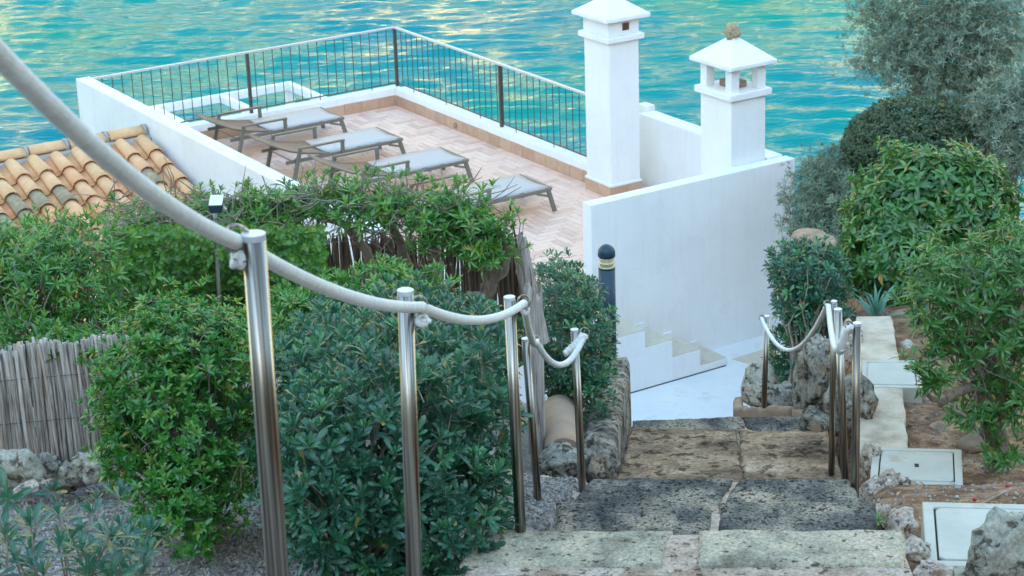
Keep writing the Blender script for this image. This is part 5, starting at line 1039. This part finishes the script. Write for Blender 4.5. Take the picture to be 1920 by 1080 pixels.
def wood_post(pa, pb, ra, rb, label, seed):
    rr_ = np.random.default_rng(seed); a, b = AY(*pa), AY(*pb); n, k = 22, 16; vs = []
    x = np.array([1, 0, 0]); y = np.array([0, 1, 0]); ph = rr_.uniform(0, 6.28, 6)
    for i in range(k+1):
        t = i/k; p = a+(b-a)*t; rad = ra+(rb-ra)*t
        for j in range(n):
            an = 2*math.pi*j/n; w_ = 1+0.07*math.sin(an*5+ph[0])+0.06*math.sin(an*9+ph[1]+t*1.5)+0.05*math.sin(an*13+ph[2])+0.03*mnoise.noise(Vector((an*2, t*9, seed)))
            zz_ = p[2]+(0.03*math.sin(an*3+ph[3])+0.03*rr_.uniform(-1, 1) if i == k else 0); vs.append((p[0]+rad*w_*math.cos(an), p[1]+rad*w_*math.sin(an), zz_))
    m_ = MB().add(vs, [(i*n+j, i*n+(j+1) % n, (i+1)*n+(j+1) % n, (i+1)*n+j) for i in range(k) for j in range(n)]+[tuple(range(k*n, k*n+n))])
    tag(m_.build('wooden_post', MT['oldwood'], None, True, origin=a), label, 'wooden post', 'weathered wooden posts')
wood_post((1012, 640, 11.35), (972, 450, 11.35), 0.056, 0.046, 'tall weathered grey wooden post leaning left beside the heather screen', 3)
wood_post((1008, 850, 10.95), (1000, 545, 10.95), 0.050, 0.048, 'shorter splintered wooden post in front of the leaning one', 4)
MB_ = MB().tube([AY(970, 470, 11.2), AY(956, 385, 11.2)], 0.006, 6); tag(MB_.build('dark_stake', MT['black'], None, origin=AY(970, 470, 11.2)), 'thin dark stake sticking up out of the hedge end', 'stake')

# ------------------------------------------------------------------ bollard and floodlight
bb = AY(1141, 684, 13.5); bl = empty('bollard_light', bb, 'dark blue grey round bollard light with a clear lens beside the steps', 'bollard light')
MB().lathe(bb, [(0.095, 0.0), (0.095, 0.01), (0.062, 0.012)], 24).build('base_plate', mat('blue_plastic', (0.06, 0.20, 0.50), 8, 2, 0.4), bl)
ht = AY(1142, 458, 13.5)[2]-bb[2]
MB().lathe(bb, [(0.058, 0.012), (0.058, ht-0.175)], 28).build('column', MT['bollard'], bl, True)
gl = mat('lens_plastic', [(0.3, (0.55, 0.50, 0.28)), (0.7, (0.68, 0.64, 0.42))], 20, 3, 0.12)
MB().lathe(bb, [(0.046, ht-0.175), (0.046, ht-0.09)], 28).build('lens', gl, bl, True)
for k in range(3): MB().torus(bb+[0, 0, ht-0.16+0.03*k], (0, 0, 1), 0.050, 0.006, 28, 8).build('lens_ring', gl, bl, True)
MB().lathe(bb, [(0.058, ht-0.172), (0.060, ht-0.165), (0.050, ht-0.160)], 28).build('collar', MT['bollard'], bl, True)
MB().lathe(bb, [(0.055, ht-0.09), (0.060, ht-0.085), (0.060, ht-0.06)]+[(0.060*math.cos(a), ht-0.06+0.06*math.sin(a)) for a in np.linspace(0.1, 1.5, 8)], 28).build('dome', MT['bollard'], bl, True)
fp = AY(413, 645, 10.2); flo = empty('floodlight', fp, 'small square floodlight on a thin steel pole in front of the creeper', 'floodlight'); ft = AY(403, 412, 10.2)
MB().tube([fp-[0, 0, 0.3], ft], 0.0105, 10).build('pole', MT['frame'], flo, True)
MB().tube([ft, ft+[0.004, 0.0, 0.035], ft+[0.006, 0.015, 0.055]], 0.011, 10).build('elbow', MT['railtop'], flo, True)
hd = ft+np.array([0.012, 0.02, 0.075]); q = MB(); c8 = []
for z_, k_ in ((-0.022, 0.85), (0.022, 1.0)):
    for a, b in ((-1, -1), (1, -1), (1, 1), (-1, 1)): c8.append(hd+np.array([a*0.036*k_, b*0.05*k_, z_+b*0.012]))
q.hexa(c8); q.build('lamp_head', MT['bollard'], flo, bevel=0.004)
q = MB().hexa([hd+np.array([a*0.034, b*0.047, z_+b*0.012]) for z_ in (0.0222, 0.026) for a, b in ((-1, -1), (1, -1), (1, 1), (-1, 1))]); q.build('glass', MT['plaster'], flo)

# ------------------------------------------------------------------ rope posts and ropes
def rope_post(base_px, top_px, Y_, label, ringpx, ringr=0.024, r0=0.021, extra=0.25, group='steel rope posts along the steps', ring_axis=None):
    """a post whose foot and top are sighted at the same distance"""
    a, b = AY(*base_px, Y_), AY(*top_px, Y_); d = (b-a)/np.linalg.norm(b-a); foot = a-d*extra
    o = empty('rope_post', a, label, 'rope post', group)
    MB().tube([foot, b-d*0.012], r0, 24).build('tube', MT['steel'], o, True)
    MB().lathe(b-d*0.012, [(r0*0.995, 0.0), (r0*1.02, 0.0005), (r0*1.02, 0.0115), (r0*0.98, 0.012)], 24, d).build('cap', MT['railtop'], o)
    rc = AY(*ringpx, Y_-0.0); side = nrm(np.array([rc[0]-b[0], -0.01, 0]))
    MB().torus(rc, ring_axis if ring_axis is not None else (0.25, -1, 0.45), ringr, 0.0042, 22, 8).build('ring', MT['steel'], o, True)
    MB().tube([np.array([b[0], b[1], rc[2]-ringr*0.3]), np.array([rc[0], rc[1], rc[2]-ringr*0.3])-side*ringr*0.6], 0.006, 8).build('ring_stud', MT['steel'], o, True)
    return o, rc
PG = []
_, R1 = rope_post((520, 1080), (475, 437), 3.40, 'nearest and thickest looking rope post, at the left', (443, 447), 0.022)
_, R2 = rope_post((777, 1080), (760, 543), 4.95, 'second rope post from the left, in front of the large rosette bush', (785, 570), 0.020)
_, R3 = rope_post((976, 995), (955, 556), 7.07, 'third rope post on the left side, standing at the corner of the pale step', (982, 566), 0.023)
_, R4 = rope_post((1014, 1005), (985, 634), 8.60, 'fourth rope post on the left side, leaning just right of the third', (1004, 640), 0.022, 0.018)
_, R5 = rope_post((1093, 937), (1077, 617), 9.0, 'farthest rope post on the left side with the thick rope end', (1096, 624), 0.022, 0.0185)
_, Q1 = rope_post((1603, 932), (1607, 605), 8.62, 'nearest rope post on the right side, where the knotted rope ends', (1592, 610), 0.018, 0.0190)
_, Q2 = rope_post((1585, 905), (1571, 579), 9.0, 'leaning rope post on the right side, half hidden behind the knot', (1575, 640), 0.016, 0.0185)
_, Q3 = rope_post((1560, 823), (1564, 564), 10.75, 'tall slim rope post on the right side carrying two rope loops', (1551, 570), 0.018, 0.0180)
_, Q4 = rope_post((1432, 776), (1438, 592), 12.75, 'farthest rope post on the right side near the white landing', (1428, 596), 0.018, 0.0185)
def rope(name, label, knots, sags, rad=0.0142, name2=None):
    K = [np.array(k) for k in knots]; o = empty(name, K[0], label, 'rope', 'ropes strung between the posts'); mb_ = MB()
    for i, s_ in enumerate(sags):
        a, b = K[i], K[i+1]; ns = int(np.linalg.norm(b-a)/0.0035)+8; t = np.linspace(0, 1, ns)[:, None]; p = a+(b-a)*t; p[:, 2] -= (4*s_*t*(1-t))[:, 0]; mb_ = MB(); mb_.tube(p, rad*(1+0.035*np.where(np.arange(ns) % 3 == 0, -1.0, 0.5)), 14)
        ob = mb_.build('rope_span', MT['rope'], o, True)
    return o
def knot(parent, c, r_, seed, n=5):
    rr_ = np.random.default_rng(seed); mb_ = MB()
    for k in range(n):
        a = rr_.uniform(0, 6.28); t = np.linspace(0, 2*math.pi, 14); ax_ = nrm(rr_.normal(size=3)); u_ = nrm(np.cross(ax_, [0.3, 0.2, 1])); w_ = np.cross(ax_, u_)
        cc = np.array(c)+rr_.normal(0, r_*0.25, 3)
        mb_.tube([cc+r_*(math.cos(x)*u_+math.sin(x)*w_) for x in t], r_*0.5, 8, False)
    mb_.build('knot', MT['rope'], parent, True)
def solve_sag(a, b, px_, py_):
    best = (1e9, 0)
    for s_ in np.linspace(0, 0.6, 121):
        t = np.linspace(0, 1, 60)[:, None]; p = a+(b-a)*t; p[:, 2] -= (4*s_*t*(1-t))[:, 0]; x, y, _ = proj(p); d = np.min(np.hypot(x-px_, y-py_))
        if d < best[0]: best = (d, s_)
    return best[1]
R0 = AY(-230, -150, 2.05)
rdrop = np.array([0, 0, -0.022])
lo = [R0, R1+[0.0, 0.0, -0.006], R2+[0.008, -0.012, -0.004], R3+[0, -0.01, -0.002], R4+[0.004, -0.01, 0.0], R5+[0, -0.01, -0.005]]
sg = [solve_sag(lo[0], lo[1], 190, 290), solve_sag(lo[1], lo[2], 620, 545), solve_sag(lo[2], lo[3], 880, 600), solve_sag(lo[3], lo[4], 992, 620), solve_sag(lo[4], lo[5], 1045, 683)]
left_rope = rope('barrier_rope', 'white braided rope looping through the posts on the left side of the steps', lo, sg)
knot(left_rope, R1+[0.0, 0.0, -0.035], 0.014, 1, 3); knot(left_rope, R2+[0.006, 0, -0.045], 0.013, 2, 3); knot(left_rope, R3+[0.004, 0, -0.03], 0.012, 3, 3); knot(left_rope, R4+[0.004, 0, -0.006], 0.012, 4, 3)
t = np.linspace(0, 1, 20)[:, None]; e_ = AY(1058, 664, 8.95); pe = e_+(lo[5]-e_)*t; pe[:, 2] -= (4*0.01*t*(1-t))[:, 0]; MB().tube(pe, np.linspace(0.0165, 0.0235, 20), 14).build('spliced_end', MT['rope'], left_rope, True)
for k in range(9): q_ = pe[4+int(k*1.6)]; MB().torus(q_, pe[-1]-pe[0], 0.0195+0.0005*k, 0.0028, 16, 6).build('whipping', MT['rope'], left_rope, True)
ro = [Q4+[0, -0.005, -0.004], Q3+[-0.004, -0.005, -0.004]]
rr1 = rope('barrier_rope', 'white rope hanging in a deep loop between the two farthest right posts', ro, [solve_sag(ro[0], ro[1], 1490, 655)], 0.0125)
knot(rr1, AY(1436, 612, 12.7), 0.010, 6, 2)
kt = AY(1582, 640, 8.75); ro = [Q3+[0.004, -0.02, -0.004], kt+[-0.015, 0, -0.02]]
rr2 = rope('barrier_rope', 'white rope dropping steeply from the tall slim post to the frayed knot', ro, [solve_sag(ro[0], ro[1], 1562, 640)], 0.0145)
for k, (dx, dy, s_) in enumerate([(1583, 628, 0.016), (1590, 618, 0.014), (1580, 645, 0.016), (1577, 655, 0.014), (1590, 640, 0.013)]): knot(rr2, AY(dx, dy, 8.66), s_, 20+k, 3)
MB().tube([AY(1597, 612, 8.6), AY(1588, 618, 8.62), AY(1580, 640, 8.65), AY(1575, 660, 8.65), AY(1582, 655, 8.68), AY(1590, 640, 8.66)], [0.012, 0.016, 0.019, 0.018, 0.016, 0.012], 12).build('frayed_end', MT['rope'], rr2, True)
